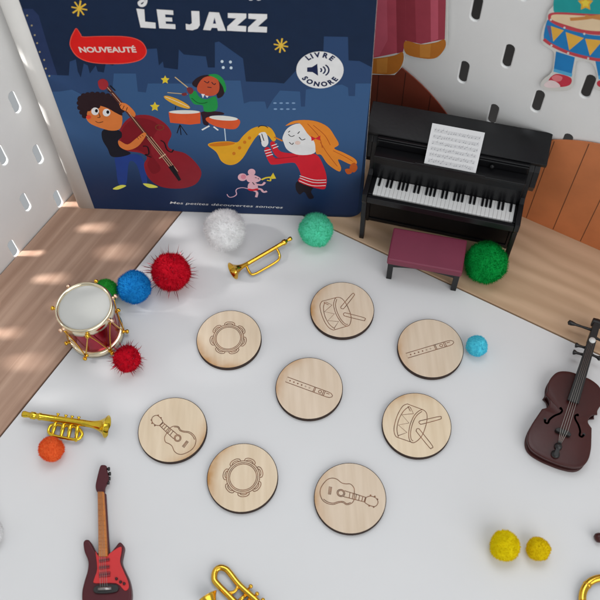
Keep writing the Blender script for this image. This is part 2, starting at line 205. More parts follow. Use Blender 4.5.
DATA = {
'book': [["tower","poly",[[6.06,142.25],[15.55,142.25],[17.26,138.78],[16.64,125.27],[16.24,104.66],[15.94,94.3],[6.96,92.63],[7.63,103.72]],0],["mid","poly",[[7.63,103.72],[21.83,103.59],[24.58,112.43],[27.8,113.76],[26.91,106.3],[27.45,102.52],[31.07,111.42],[32.71,110.25],[32.5,105.24],[36.6,110.38],[36.71,106.65],[39.51,106.12],[41.71,111.79],[44.83,110.67],[48.97,114.48],[59.64,120.81],[67.73,121.67],[66.99,111.44],[69.3,113.96],[69.19,110.28],[75.73,109.27],[77.94,121.42],[79.87,118.52],[90.07,117.67],[90.25,111.02],[93.59,111.13],[95.16,126.04],[97.06,126.68],[107.3,117.06],[107.66,102.89],[121.58,102.76],[125.88,102.29],[132.31,111.26],[144.47,117.72],[144.85,131.03],[155.59,131.08],[156.24,117.53],[161.31,117.4],[167.26,113.71],[169.77,-6.18],[90.0,-7.92],[2.61,-9.06],[7.63,103.72]],0],["light","poly",[[14.58,92.92],[20.99,94.49],[26.06,90.68],[39.94,89.87],[44.26,105.66],[55.0,106.04],[53.81,94.4],[57.69,93.89],[59.72,99.85],[82.78,100.7],[85.53,103.35],[99.99,103.24],[105.06,103.43],[105.6,88.39],[108.68,89.86],[116.1,90.15],[116.81,84.75],[120.12,91.64],[123.79,97.7],[133.46,97.42],[133.78,87.48],[135.75,87.56],[136.38,98.83],[153.61,102.67],[156.52,100.87],[156.93,95.38],[160.07,95.5],[160.0,103.54],[167.81,103.83],[169.77,-6.18],[90.0,-7.92],[2.61,-9.06],[6.96,92.63]],0],["dot","poly",[[12.39,138.64],[12.14,138.24],[11.76,138.07],[11.49,138.23],[11.47,138.61],[11.72,139.0],[12.1,139.17],[12.37,139.02]],0],["dot","poly",[[12.86,133.13],[12.61,132.72],[12.23,132.55],[11.95,132.7],[11.93,133.1],[12.18,133.5],[12.56,133.68],[12.84,133.52]],0],["dot","poly",[[12.65,127.68],[12.4,127.27],[12.01,127.09],[11.73,127.25],[11.71,127.65],[11.97,128.07],[12.35,128.24],[12.64,128.09]],0],["dot","poly",[[12.43,123.04],[12.17,122.62],[11.79,122.43],[11.5,122.6],[11.48,123.01],[11.74,123.43],[12.13,123.62],[12.41,123.45]],0],["dot","poly",[[12.16,117.82],[11.9,117.39],[11.51,117.2],[11.22,117.37],[11.2,117.79],[11.47,118.22],[11.86,118.41],[12.15,118.25]],0],["dot","poly",[[12.9,113.01],[12.64,112.57],[12.24,112.37],[11.95,112.54],[11.93,112.97],[12.2,113.42],[12.59,113.61],[12.88,113.44]],0],["dot","poly",[[12.18,107.67],[11.91,107.21],[11.51,107.02],[11.21,107.19],[11.19,107.63],[11.46,108.08],[11.86,108.28],[12.16,108.11]],0],["dot","poly",[[12.64,103.01],[12.37,102.55],[11.97,102.35],[11.67,102.52],[11.65,102.97],[11.92,103.43],[12.33,103.63],[12.62,103.46]],0],["pale","poly",[[98.06,114.94],[97.88,114.4],[97.49,114.06],[97.05,114.04],[96.73,114.36],[96.65,114.89],[96.84,115.43],[97.22,115.77],[97.66,115.79],[97.98,115.47]],0],["pale","poly",[[101.96,114.77],[101.78,114.23],[101.4,113.89],[100.96,113.88],[100.64,114.19],[100.55,114.72],[100.73,115.26],[101.11,115.6],[101.55,115.62],[101.87,115.3]],0],["pale","poly",[[98.26,111.3],[98.08,110.75],[97.69,110.4],[97.25,110.38],[96.92,110.71],[96.84,111.25],[97.03,111.79],[97.42,112.14],[97.86,112.16],[98.18,111.83]],0],["pale","poly",[[101.97,111.22],[101.78,110.67],[101.4,110.32],[100.96,110.31],[100.63,110.63],[100.54,111.17],[100.73,111.72],[101.11,112.07],[101.55,112.08],[101.88,111.76]],0],["pale2","poly",[[121.94,89.37],[121.65,88.98],[120.97,88.79],[120.32,88.93],[120.06,89.3],[120.35,89.69],[121.02,89.87],[121.68,89.74]],0],["pale2","poly",[[122.02,85.3],[121.72,84.91],[121.05,84.72],[120.38,84.85],[120.12,85.23],[120.42,85.63],[121.09,85.81],[121.76,85.68]],0],["pale2","poly",[[125.0,89.49],[124.71,89.1],[124.04,88.92],[123.38,89.05],[123.12,89.42],[123.41,89.81],[124.08,89.99],[124.74,89.86]],0],["pale2","poly",[[125.1,85.43],[124.81,85.03],[124.14,84.84],[123.47,84.98],[123.21,85.35],[123.5,85.75],[124.18,85.94],[124.84,85.8]],0],["pale2","poly",[[128.06,89.61],[127.77,89.22],[127.1,89.04],[126.45,89.17],[126.18,89.54],[126.47,89.93],[127.14,90.11],[127.79,89.98]],0],["pale2","poly",[[128.19,85.55],[127.9,85.15],[127.23,84.97],[126.56,85.1],[126.3,85.48],[126.59,85.87],[127.26,86.06],[127.92,85.93]],0],["pale2","poly",[[131.11,89.73],[130.83,89.34],[130.16,89.16],[129.5,89.29],[129.24,89.66],[129.52,90.05],[130.19,90.23],[130.85,90.1]],0],["pale2","poly",[[131.27,85.68],[130.98,85.28],[130.31,85.09],[129.65,85.22],[129.38,85.6],[129.67,86.0],[130.34,86.18],[131.0,86.05]],0],["gold","line",[[33.33,143.76],[40.07,142.47]],0.75],["gold","line",[[35.5,146.56],[37.91,139.62]],0.75],["gold","line",[[38.35,147.33],[35.01,138.82]],0.75],["gold","line",[[40.24,145.65],[33.11,140.55]],0.75],["gold","line",[[122.05,125.91],[128.57,124.66]],0.75],["gold","line",[[123.54,128.65],[127.1,121.87]],0.75],["gold","line",[[126.04,129.41],[124.57,121.08]],0.75],["gold","line",[[128.11,127.78],[122.47,122.77]],0.75],["yellow","poly",[[69.07,105.39],[69.44,103.71],[70.84,103.49],[69.59,102.12],[69.55,100.23],[68.39,101.08],[66.95,100.13],[67.5,102.04],[66.67,103.34],[68.15,103.67]],0],["yellow","poly",[[61.14,87.88],[61.55,85.87],[63.16,85.61],[61.69,83.96],[61.6,81.69],[60.28,82.71],[58.59,81.57],[59.27,83.86],[58.33,85.42],[60.06,85.81]],0],["pants","blob",[[32.65,46.49],[39.34,48.24],[46.35,48.15],[47.69,39.9],[46.15,24.63],[43.7,24.06],[43.17,40.11],[39.26,42.02],[34.06,23.56],[29.74,23.34],[31.1,36.98]],0],["bass","blob",[[40.87,69.99],[47.64,77.16],[56.69,78.34],[63.72,73.18],[66.12,65.45],[62.84,57.21],[64.69,53.16],[71.51,50.48],[76.67,42.16],[78.04,34.34],[73.51,25.34],[64.28,21.2],[53.54,22.31],[47.83,29.61],[47.12,40.11],[49.92,46.43],[46.8,49.93],[38.68,51.97],[37.37,60.74]],0],["bass2","blob",[[41.39,68.62],[47.87,75.26],[55.43,75.58],[60.37,70.82],[55.91,62.14],[52.86,50.22],[56.08,38.03],[50.99,33.0],[49.04,40.2],[51.18,46.49],[47.07,51.45],[39.67,53.8],[38.72,61.38]],0],["shirt","blob",[[29.96,66.2],[35.05,67.75],[39.58,66.04],[39.26,61.79],[36.58,58.74],[37.3,53.41],[41.71,49.57],[36.17,46.45],[30.51,46.39],[29.71,52.46],[28.44,59.36]],0],["skin","blob",[[25.28,80.85],[23.51,76.23],[24.43,71.63],[28.46,68.61],[34.76,66.41],[39.95,68.53],[42.52,77.92],[38.52,84.06],[32.22,85.23],[28.0,84.0]],0],["hair","blob",[[22.33,88.71],[24.99,90.56],[29.7,91.26],[37.41,91.03],[41.97,86.85],[42.92,77.94],[39.56,79.62],[36.22,82.54],[31.98,84.16],[27.83,83.28],[25.46,79.95],[22.88,74.73],[21.71,79.8],[22.24,85.19]],0],["hair","poly",[[25.35,88.83],[24.95,87.94],[24.26,87.27],[23.48,87.01],[22.81,87.22],[22.44,87.84],[22.46,88.72],[22.87,89.61],[23.56,90.27],[24.34,90.53],[25.0,90.32],[25.37,89.7]],0],["hair","poly",[[27.35,90.65],[26.95,89.76],[26.27,89.1],[25.49,88.84],[24.82,89.04],[24.45,89.67],[24.47,90.54],[24.88,91.42],[25.56,92.07],[26.33,92.33],[26.99,92.13],[27.37,91.51]],0],["hair","poly",[[29.61,91.42],[29.21,90.55],[28.53,89.88],[27.76,89.62],[27.09,89.83],[26.72,90.45],[26.73,91.31],[27.13,92.19],[27.81,92.85],[28.58,93.11],[29.24,92.9],[29.62,92.29]],0],["hair","poly",[[32.04,91.86],[31.64,90.98],[30.97,90.33],[30.2,90.06],[29.53,90.27],[29.15,90.89],[29.17,91.75],[29.56,92.63],[30.24,93.28],[31.0,93.54],[31.67,93.34],[32.04,92.72]],0],["hair","poly",[[34.64,91.96],[34.26,91.08],[33.59,90.43],[32.81,90.16],[32.15,90.37],[31.77,90.99],[31.78,91.85],[32.17,92.73],[32.84,93.38],[33.6,93.64],[34.27,93.43],[34.65,92.82]],0],["hair","poly",[[37.21,91.89],[36.83,91.01],[36.16,90.35],[35.39,90.09],[34.72,90.3],[34.34,90.92],[34.34,91.78],[34.73,92.65],[35.4,93.31],[36.16,93.56],[36.82,93.36],[37.21,92.75]],0],["hair","poly",[[39.63,91.12],[39.25,90.24],[38.58,89.58],[37.81,89.31],[37.15,89.52],[36.76,90.14],[36.76,91.01],[37.14,91.89],[37.8,92.54],[38.57,92.8],[39.23,92.59],[39.62,91.98]],0],["hair","poly",[[41.81,89.82],[41.43,88.93],[40.77,88.27],[40.0,88.0],[39.33,88.21],[38.94,88.84],[38.94,89.71],[39.32,90.59],[39.98,91.25],[40.74,91.51],[41.41,91.3],[41.8,90.68]],0],["hair","poly",[[43.6,87.79],[43.23,86.9],[42.56,86.23],[41.79,85.96],[41.12,86.17],[40.72,86.8],[40.71,87.68],[41.09,88.57],[41.75,89.23],[42.52,89.5],[43.19,89.29],[43.59,88.67]],0],["hair","poly",[[44.53,84.66],[44.16,83.75],[43.49,83.07],[42.71,82.8],[42.04,83.02],[41.64,83.65],[41.63,84.54],[42.01,85.44],[42.67,86.12],[43.44,86.38],[44.12,86.17],[44.51,85.54]],0],["hair","poly",[[44.81,81.45],[44.43,80.54],[43.77,79.85],[42.98,79.58],[42.3,79.79],[41.9,80.44],[41.89,81.34],[42.27,82.25],[42.94,82.93],[43.71,83.2],[44.39,82.99],[44.79,82.35]],0],["hair","poly",[[24.05,85.62],[23.64,84.72],[22.95,84.04],[22.16,83.77],[21.48,83.98],[21.11,84.62],[21.14,85.5],[21.56,86.4],[22.25,87.08],[23.03,87.34],[23.7,87.13],[24.08,86.5]],0],["hair","poly",[[23.53,82.4],[23.12,81.48],[22.42,80.79],[21.62,80.52],[20.95,80.74],[20.57,81.38],[20.6,82.28],[21.02,83.19],[21.72,83.87],[22.51,84.14],[23.18,83.93],[23.56,83.29]],0],["hair","poly",[[23.81,79.16],[23.39,78.24],[22.69,77.54],[21.89,77.26],[21.21,77.48],[20.83,78.13],[20.86,79.04],[21.28,79.96],[21.99,80.65],[22.78,80.93],[23.46,80.71],[23.84,80.07]],0],["hair","poly",[[24.54,76.64],[24.12,75.7],[23.42,75.0],[22.61,74.72],[21.93,74.94],[21.55,75.6],[21.58,76.52],[22.0,77.45],[22.7,78.15],[23.5,78.42],[24.18,78.21],[24.56,77.55]],0],["hair","poly",[[30.35,83.38],[29.95,82.47],[29.26,81.79],[28.48,81.52],[27.8,81.73],[27.42,82.37],[27.43,83.27],[27.84,84.17],[28.53,84.85],[29.31,85.12],[29.98,84.91],[30.36,84.27]],0],["hair","poly",[[32.82,83.84],[32.43,82.93],[31.74,82.25],[30.96,81.98],[30.28,82.19],[29.9,82.83],[29.91,83.72],[30.31,84.63],[30.99,85.3],[31.77,85.57],[32.44,85.36],[32.83,84.73]],0],["hair","poly",[[27.89,81.85],[27.48,80.94],[26.79,80.25],[26.0,79.97],[25.32,80.19],[24.94,80.83],[24.96,81.74],[25.37,82.65],[26.07,83.33],[26.85,83.6],[27.53,83.39],[27.91,82.75]],0],["white","poly",[[31.34,80.19],[30.96,79.14],[30.32,78.22],[29.53,77.6],[28.71,77.36],[27.99,77.54],[27.47,78.11],[27.24,78.98],[27.34,80.03],[27.73,81.08],[28.37,81.98],[29.15,82.59],[29.97,82.83],[30.68,82.66],[31.19,82.09],[31.43,81.23]],0],["black","poly",[[30.89,80.53],[30.57,79.78],[30.06,79.3],[29.57,79.28],[29.27,79.72],[29.29,80.47],[29.62,81.22],[30.12,81.7],[30.61,81.72],[30.91,81.28]],0],["white","poly",[[37.02,79.52],[36.64,78.46],[36.02,77.55],[35.23,76.92],[34.42,76.68],[33.69,76.86],[33.17,77.43],[32.93,78.31],[33.01,79.35],[33.4,80.41],[34.02,81.31],[34.8,81.92],[35.61,82.16],[36.33,81.99],[36.85,81.42],[37.09,80.56]],0],["black","poly",[[36.56,79.86],[36.25,79.1],[35.75,78.62],[35.25,78.6],[34.95,79.05],[34.96,79.79],[35.28,80.55],[35.78,81.03],[36.27,81.05],[36.57,80.6]],0],["cheek","poly",[[26.39,75.98],[26.04,75.23],[25.41,74.66],[24.69,74.43],[24.06,74.61],[23.69,75.13],[23.69,75.87],[24.05,76.62],[24.67,77.18],[25.39,77.4],[26.02,77.23],[26.38,76.71]],0],["black","line",[[30.87,79.27],[30.97,76.17],[29.54,75.74]],0.35],["black","line",[[27.86,73.08],[29.24,72.02],[31.85,72.88]],0.35],["neckwood","line",[[39.11,97.07],[44.94,83.43],[52.19,65.25],[59.05,48.75],[64.66,34.33]],2.2],["string","line",[[39.11,97.07],[44.94,83.43],[52.19,65.25],[59.05,48.75],[64.19,36.03]],0.3],["string","line",[[52.87,61.42],[58.18,47.68],[63.21,34.26]],0.3],["string","line",[[54.76,62.86],[60.24,49.21],[65.2,36.08]],0.3],["black","poly",[[60.42,39.46],[63.51,41.09],[66.06,28.96],[64.44,27.78]],0],["string","line",[[56.54,46.17],[60.62,49.84]],0.6],["black","line",[[49.32,55.36],[51.73,54.87],[51.47,49.41],[49.25,48.7],[52.43,46.8]],0.7],["black","line",[[59.53,60.35],[61.28,58.47],[61.86,53.33],[63.92,51.41],[65.34,53.49]],0.7],["bassring","line",[[62.84,70.07],[62.5,69.24],[61.79,68.55],[60.86,68.15],[59.9,68.11],[59.09,68.44],[58.6,69.07],[58.52,69.89],[58.87,70.72],[59.58,71.4],[60.5,71.8],[61.46,71.84],[62.26,71.51],[62.76,70.88],[62.84,70.07]],0.4],["scroll","blob",[[35.36,100.28],[37.95,102.2],[39.95,100.95],[39.93,97.94],[37.67,95.16],[35.23,95.74]],0],["black","line",[[40.83,97.98],[42.69,94.67]],0.8],["black","line",[[38.81,94.52],[41.5,93.25]],0.6],["skin","blob",[[37.12,59.35],[41.22,56.38],[46.67,61.14],[51.61,65.8],[52.46,63.72],[46.67,55.24],[40.35,51.94],[36.7,54.58]],0],["skin","blob",[[43.18,86.37],[46.72,85.81],[49.8,80.03],[48.55,76.89],[45.92,80.42],[43.17,82.46]],0],["black","line",[[43.82,85.69],[42.33,83.5]],0.3],["black","line",[[47.54,62.15],[48.08,60.62]],0.3],["black","line",[[45.19,84.68],[43.76,82.13]],0.3],["black","line",[[48.92,62.99],[49.54,61.85]],0.3],["black","line",[[46.56,83.67],[45.2,80.75]],0.3],["black","line",[[50.3,63.82],[50.98,63.08]],0.3],["lemon","blob",[[25.45,19.05],[30.6,22.49],[33.74,21.97],[28.46,18.52]],0],["lemon","blob",[[43.78,24.51],[48.54,24.08],[51.83,21.78],[46.55,21.05]],0],["black","line",[[71.47,72.33],[69.07,65.9]],0.5],["black","line",[[71.47,72.33],[71.01,64.74]],0.5],["black","line",[[71.47,72.33],[74.25,64.88]],0.5],["black","line",[[71.19,85.21],[70.6,82.9]],0.5],["pale","line",[[94.31,70.65],[94.03,61.27]],0.5],["tan","line",[[73.6,104.5],[79.85,96.92]],0.6],["tan","line",[[68.4,94.3],[78.18,93.57]],0.5],["trouser","blob",[[83.58,81.69],[88.89,82.48],[93.89,82.1],[94.73,80.4],[87.21,78.69],[86.29,72.72],[83.76,73.09],[83.51,78.18]],0],["hair","blob",[[81.3,100.53],[84.47,104.58],[89.1,106.42],[94.17,105.25],[97.22,99.51],[96.03,93.81],[93.0,91.48],[92.11,95.53],[87.71,101.31],[83.68,98.15]],0],["face2","blob",[[83.78,99.01],[87.08,104.25],[91.41,105.67],[94.35,103.14],[94.24,97.24],[91.91,93.65],[87.56,92.93],[83.89,95.21]],0],["green","blob",[[89.89,106.35],[93.95,107.02],[96.85,103.97],[97.77,98.46],[96.67,95.37],[96.09,99.47],[93.66,104.18]],0],["trouser","line",[[87.45,102.57],[88.92,101.35],[89.85,102.45]],0.5],["trouser","line",[[91.01,101.96],[92.05,100.4],[92.95,101.28]],0.5],["trouser","line",[[88.62,98.66],[90.62,98.41]],0.5],["green","blob",[[79.25,93.61],[82.34,95.92],[83.98,91.91],[87.29,90.59],[92.04,92.55],[91.71,83.74],[85.49,82.11],[84.81,86.32],[80.88,86.96],[79.31,90.28]],0],["greendk","line",[[79.93,91.2],[82.44,88.16],[85.31,87.82],[87.49,88.69]],0.5],["white","poly",[[85.07,94.16],[86.85,93.9],[85.55,91.19]],0],["white","poly",[[86.92,93.13],[88.54,92.86],[87.73,91.5]],0],["face3","blob",[[78.49,97.74],[80.81,98.04],[81.49,95.67],[79.83,93.63],[78.62,95.01]],0],["face3","blob",[[75.32,93.79],[77.5,94.64],[77.87,93.11],[75.95,92.38]],0],["orange","poly",[[66.94,81.01],[83.16,81.67],[82.19,73.62],[76.66,72.55],[66.66,73.57]],0],["cream","poly",[[83.01,81.78],[82.77,81.49],[82.16,81.19],[81.19,80.91],[79.91,80.66],[78.4,80.44],[76.71,80.28],[74.95,80.17],[73.19,80.13],[71.53,80.16],[70.05,80.25],[68.82,80.41],[67.91,80.61],[67.37,80.86],[67.21,81.14],[67.46,81.43],[68.08,81.73],[69.06,82.01],[70.34,82.26],[71.86,82.47],[73.54,82.64],[75.3,82.74],[77.04,82.78],[78.7,82.75],[80.17,82.66],[81.39,82.51],[82.29,82.3],[82.84,82.06]],0],["orange","blob",[[86.57,78.31],[94.45,79.22],[102.07,77.42],[102.08,73.39],[98.73,70.11],[90.29,71.69],[85.58,75.55]],0],["cream","poly",[[101.72,77.53],[101.49,77.17],[100.91,76.85],[100.01,76.58],[98.82,76.38],[97.42,76.26],[95.87,76.23],[94.25,76.28],[92.65,76.41],[91.13,76.62],[89.79,76.89],[88.69,77.22],[87.87,77.58],[87.39,77.96],[87.27,78.34],[87.51,78.7],[88.1,79.01],[89.01,79.28],[90.19,79.47],[91.59,79.59],[93.13,79.63],[94.74,79.58],[96.33,79.45],[97.84,79.24],[99.18,78.97],[100.28,78.64],[101.1,78.28],[101.59,77.9]],0],["cymbal","poly",[[78.33,84.36],[77.98,84.0],[77.33,83.85],[76.43,83.92],[75.32,84.19],[74.06,84.66],[72.71,85.31],[71.34,86.09],[70.03,86.97],[68.83,87.91],[67.81,88.85],[67.01,89.75],[66.48,90.56],[66.24,91.25],[66.31,91.78],[66.67,92.13],[67.31,92.27],[68.19,92.21],[69.28,91.94],[70.52,91.48],[71.85,90.85],[73.21,90.08],[74.52,89.21],[75.73,88.28],[76.76,87.34],[77.58,86.43],[78.13,85.61],[78.38,84.9]],0],["cream","line",[[66.9,91.58],[72.11,88.65],[77.86,84.91]],0.3],["white","line",[[82.41,68.92],[86.65,72.13]],0.9],["white","line",[[88.74,71.62],[90.88,69.04]],0.9],["legs","blob",[[131.01,30.91],[139.58,27.73],[138.29,22.29],[139.86,17.38],[137.13,15.98],[134.48,21.84],[131.89,19.46],[129.77,24.3]],0],["sax","blob",[[84.23,57.8],[87.78,60.11],[95.32,61.09],[100.04,60.66],[103.39,65.47],[107.86,70.65],[112.36,72.89],[117.4,72.49],[119.95,67.87],[120.34,63.27],[118.53,62.34],[116.37,66.46],[112.77,67.55],[109.78,64.28],[106.2,57.28],[102.11,48.72],[98.04,43.77],[93.63,42.65],[90.08,45.67],[88.18,52.51]],0],["saxdk","poly",[[98.76,59.79],[98.58,59.43],[98.05,59.04],[97.22,58.63],[96.11,58.24],[94.78,57.86],[93.3,57.54],[91.75,57.28],[90.2,57.09],[88.72,56.99],[87.41,56.98],[86.31,57.06],[85.5,57.22],[85.0,57.47],[84.84,57.78],[85.04,58.14],[85.58,58.54],[86.43,58.94],[87.54,59.34],[88.88,59.71],[90.35,60.03],[91.9,60.29],[93.44,60.48],[94.9,60.58],[96.2,60.59],[97.29,60.51],[98.1,60.34],[98.6,60.1]],0],["saxdk","line",[[119.55,65.34],[123.85,62.58]],1],["saxdk","poly",[[98.41,51.88],[98.17,51.09],[97.68,50.58],[97.11,50.56],[96.7,51.02],[96.59,51.8],[96.83,52.59],[97.33,53.09],[97.89,53.12],[98.31,52.66]],0],["saxdk","poly",[[101.8,56.43],[101.56,55.65],[101.07,55.15],[100.51,55.12],[100.1,55.58],[99.99,56.34],[100.22,57.12],[100.71,57.62],[101.27,57.64],[101.68,57.19]],0],["saxdk","poly",[[104.82,60.87],[104.59,60.11],[104.11,59.62],[103.55,59.6],[103.14,60.04],[103.03,60.79],[103.26,61.56],[103.74,62.04],[104.29,62.07],[104.7,61.62]],0],["saxdk","poly",[[107.57,64.18],[107.35,63.43],[106.87,62.94],[106.32,62.92],[105.91,63.36],[105.79,64.1],[106.01,64.86],[106.49,65.34],[107.04,65.36],[107.45,64.92]],0],["dress","blob",[[140.45,53.39],[143.45,49.55],[146.56,37.83],[146.79,28.83],[144.3,24.81],[131.78,30.23],[132.82,36.45],[130.82,43.98],[128.28,46.13],[118.6,44.08],[116.07,45.55],[113.96,54.36],[115.02,57.46],[116.92,56.68],[119.44,49.31],[129.2,52.65],[135.21,53.59]],0],["dress","blob",[[117.22,59.72],[119.4,61.95],[122.51,54.54],[131.46,52.98],[130.65,50.06],[120.82,49.82]],0],["dressdk","line",[[119.27,48.85],[124.6,49.77],[131.42,51.21]],0.4],["white","line",[[113.82,54.58],[117.34,56.05]],0.55],["white","line",[[114.32,52.62],[117.85,54.1]],0.55],["white","line",[[114.81,50.65],[118.37,52.37]],0.55],["white","line",[[117.91,58.67],[120.81,60.31]],0.55],["white","line",[[118.57,56.76],[121.48,58.62]],0.55],["white","line",[[132.16,33.82],[139.6,30.39],[146.77,30.75]],0.55],["white","line",[[131.8,31.43],[138.96,27.7],[146.48,28.09]],0.55],["white","line",[[132.19,35.71],[139.92,32.55],[146.6,32.89]],0.55],["white","blob",[[111.75,67.51],[115.31,68.49],[116.41,61.39],[114.75,57.88],[113.0,58.67],[112.38,63.34]],0],["black","line",[[111.98,66.48],[112.55,61.22]],0.45],["black","line",[[113.21,67.57],[114.1,62.35]],0.45],["black","line",[[111.58,72.04],[113.11,73.33],[115.55,73.03],[116.65,71.85]],0.45],["face","blob",[[123.95,65.54],[126.8,72.28],[132.64,75.77],[139.07,72.81],[141.51,62.52],[140.3,54.27],[132.2,52.35],[126.29,55.81],[124.39,61.32]],0],["hairo","blob",[[125.69,73.86],[130.54,77.69],[139.81,78.08],[146.97,74.16],[150.82,67.13],[152.97,61.33],[150.68,58.22],[155.33,55.4],[161.58,50.85],[162.79,46.88],[159.34,46.26],[152.92,50.0],[154.58,43.31],[153.42,40.26],[147.55,45.7],[143.89,52.89],[141.2,53.87],[140.33,62.46],[136.58,69.0],[132.93,75.79],[128.6,74.8]],0],["hairdk","line",[[139.8,74.87],[145.58,67.94],[148.57,60.7]],0.4],["hairdk","line",[[143.41,62.6],[147.17,54.15],[152.58,44.35]],0.4],["hairdk","line",[[136.94,75.75],[142.68,66.78],[144.46,58.37]],0.4],["hairdk","line",[[150.11,56.46],[156.15,52.37],[160.77,48.58]],0.4],["hairdk","blob",[[159.37,45.36],[161.7,47.73],[163.37,43.73],[161.84,39.98],[159.5,41.25]],0],["hairdk","blob",[[156.74,42.04],[159.46,42.63],[160.48,39.45],[158.07,38.4]],0],["dress","poly",[[138.6,67.01],[140.92,65.44],[143.4,67.64],[143.26,63.86],[140.92,65.02],[138.87,63.25]],0],["black","line",[[126.95,67.75],[128.37,66.15],[130.14,67.06]],0.45],["black","line",[[132.45,65.91],[133.88,63.87],[135.66,64.79]],0.45],["black","line",[[126.99,69.21],[127.9,70.28]],0.45],["black","line",[[131.77,68.38],[132.82,70.08]],0.45],["black","line",[[127.22,61.88],[128.65,60.23],[129.42,61.55]],0.45],["blush","poly",[[133.11,61.71],[132.9,60.96],[132.35,60.39],[131.61,60.15],[130.87,60.32],[130.34,60.84],[130.16,61.58],[130.38,62.34],[130.93,62.9],[131.67,63.14],[132.4,62.97],[132.93,62.45]],0],["pinkline","line",[[103.2,22.95],[100.17,23.83],[97.29,22.99],[95.99,21.0],[96.08,17.92],[94.42,15.79],[92.05,14.94],[90.92,16.31],[90.7,17.64]],0.55],["pink","poly",[[103.13,32.94],[103.02,32.23],[102.78,31.54],[102.43,30.91],[101.99,30.38],[101.47,29.97],[100.91,29.7],[100.33,29.59],[99.77,29.65],[99.24,29.86],[98.79,30.22],[98.42,30.71],[98.16,31.31],[98.03,31.98],[98.02,32.69],[98.15,33.4],[98.39,34.09],[98.74,34.7],[99.19,35.23],[99.7,35.63],[100.25,35.89],[100.83,36.0],[101.38,35.95],[101.9,35.74],[102.36,35.39],[102.72,34.9],[102.98,34.31],[103.12,33.65]],0],["pink","poly",[[108.06,37.35],[107.96,36.72],[107.77,36.11],[107.49,35.56],[107.13,35.1],[106.71,34.74],[106.25,34.51],[105.78,34.41],[105.31,34.46],[104.88,34.65],[104.51,34.97],[104.21,35.4],[104.0,35.93],[103.88,36.52],[103.88,37.14],[103.97,37.77],[104.17,38.37],[104.46,38.92],[104.82,39.37],[105.24,39.73],[105.69,39.95],[106.16,40.05],[106.61,40.0],[107.04,39.81],[107.41,39.5],[107.71,39.08],[107.93,38.56],[108.04,37.97]],0],["pinkdk","poly",[[102.6,33.17],[102.53,32.72],[102.39,32.28],[102.19,31.89],[101.94,31.56],[101.64,31.3],[101.33,31.13],[101.0,31.07],[100.68,31.1],[100.39,31.24],[100.13,31.47],[99.93,31.78],[99.79,32.15],[99.71,32.57],[99.71,33.02],[99.78,33.47],[99.92,33.91],[100.12,34.3],[100.38,34.63],[100.67,34.88],[100.98,35.04],[101.31,35.11],[101.62,35.07],[101.92,34.94],[102.17,34.71],[102.38,34.41],[102.52,34.04],[102.59,33.61]],0],["pink","blob",[[102.55,33.33],[104.89,35.12],[107.62,34.84],[110.26,32.88],[110.71,31.22],[108.93,29.27],[105.53,28.24],[103.11,29.56]],0],["pink","blob",[[103.83,27.9],[107.87,28.36],[108.29,23.39],[103.17,22.51]],0],["pink","line",[[107.41,27.22],[111.02,26.81],[112.82,29.21]],1.3],["pink","line",[[104.85,22.34],[107.82,20.31],[107.09,15.84]],1.4],["pink","line",[[107.73,23.36],[110.24,23.05],[111.52,20.76],[113.53,21.48]],1.4],["dress","blob",[[103.11,23.29],[105.73,22.91],[108.37,23.74],[108.62,22.27],[105.63,21.33],[103.28,21.73]],0],["black","line",[[107.5,32.91],[108.47,32.62]],0.5],["black","line",[[109.12,32.4],[109.52,31.58]],0.5],["black","line",[[105.85,28.85],[106.82,26.77]],0.5],["yellow","line",[[110.99,31.23],[113.85,33.06],[117.19,33.65]],1.1],["yellow","line",[[114.02,30.97],[115.94,30.64],[116.05,32.75]],0.8],["yellow","poly",[[116.4,34.44],[117.75,37.41],[119.18,32.66],[116.57,32.19]],0],["redrim","blob",[[32.72,132.23],[33.97,128.88],[34.81,127.57],[43.28,128.12],[54.84,128.2],[60.89,126.0],[62.78,121.41],[61.65,117.22],[57.73,113.87],[50.03,111.87],[39.57,111.51],[32.65,112.7],[28.44,116.0],[27.04,121.71],[28.45,126.32],[30.83,130.2]],0],["red","blob",[[32.6,131.76],[33.66,128.59],[34.56,127.18],[43.19,127.74],[54.77,127.82],[60.51,125.61],[62.39,121.4],[61.31,117.5],[57.66,114.37],[50.14,112.39],[39.69,112.03],[32.78,113.22],[28.86,116.42],[27.43,121.73],[28.79,126.14],[31.04,129.83]],0]],
'badge': [["paper","poly",[[154.16,111.93],[154.07,110.15],[153.71,108.4],[153.08,106.71],[152.2,105.12],[151.08,103.69],[149.76,102.45],[148.26,101.42],[146.63,100.65],[144.9,100.15],[143.12,99.94],[141.35,100.02],[139.61,100.39],[137.97,101.04],[136.46,101.95],[135.13,103.1],[134.0,104.46],[133.1,105.98],[132.46,107.64],[132.09,109.37],[131.99,111.15],[132.16,112.92],[132.61,114.65],[133.3,116.29],[134.23,117.8],[135.36,119.15],[136.68,120.3],[138.15,121.24],[139.72,121.95],[141.38,122.4],[143.07,122.59],[144.76,122.51],[146.42,122.17],[147.99,121.57],[149.46,120.73],[150.77,119.66],[151.91,118.4],[152.83,116.95],[153.53,115.37],[153.98,113.68]],0],["navy","poly",[[137.1,112.86],[139.36,113.14],[141.85,115.24],[142.24,107.91],[139.65,110.09],[137.07,110.2]],0],["navy","line",[[143.29,112.57],[143.52,112.34],[143.7,112.08],[143.81,111.78],[143.85,111.47],[143.81,111.15],[143.7,110.84],[143.53,110.56],[143.29,110.31]],0.75],["navy","line",[[144.47,113.64],[144.92,113.21],[145.26,112.69],[145.47,112.13],[145.55,111.53],[145.48,110.92],[145.28,110.33],[144.94,109.79],[144.49,109.32]],0.75],["navy","line",[[145.64,114.7],[146.31,114.06],[146.82,113.31],[147.13,112.47],[147.25,111.58],[147.15,110.69],[146.85,109.82],[146.36,109.01],[145.69,108.31]],0.75]],
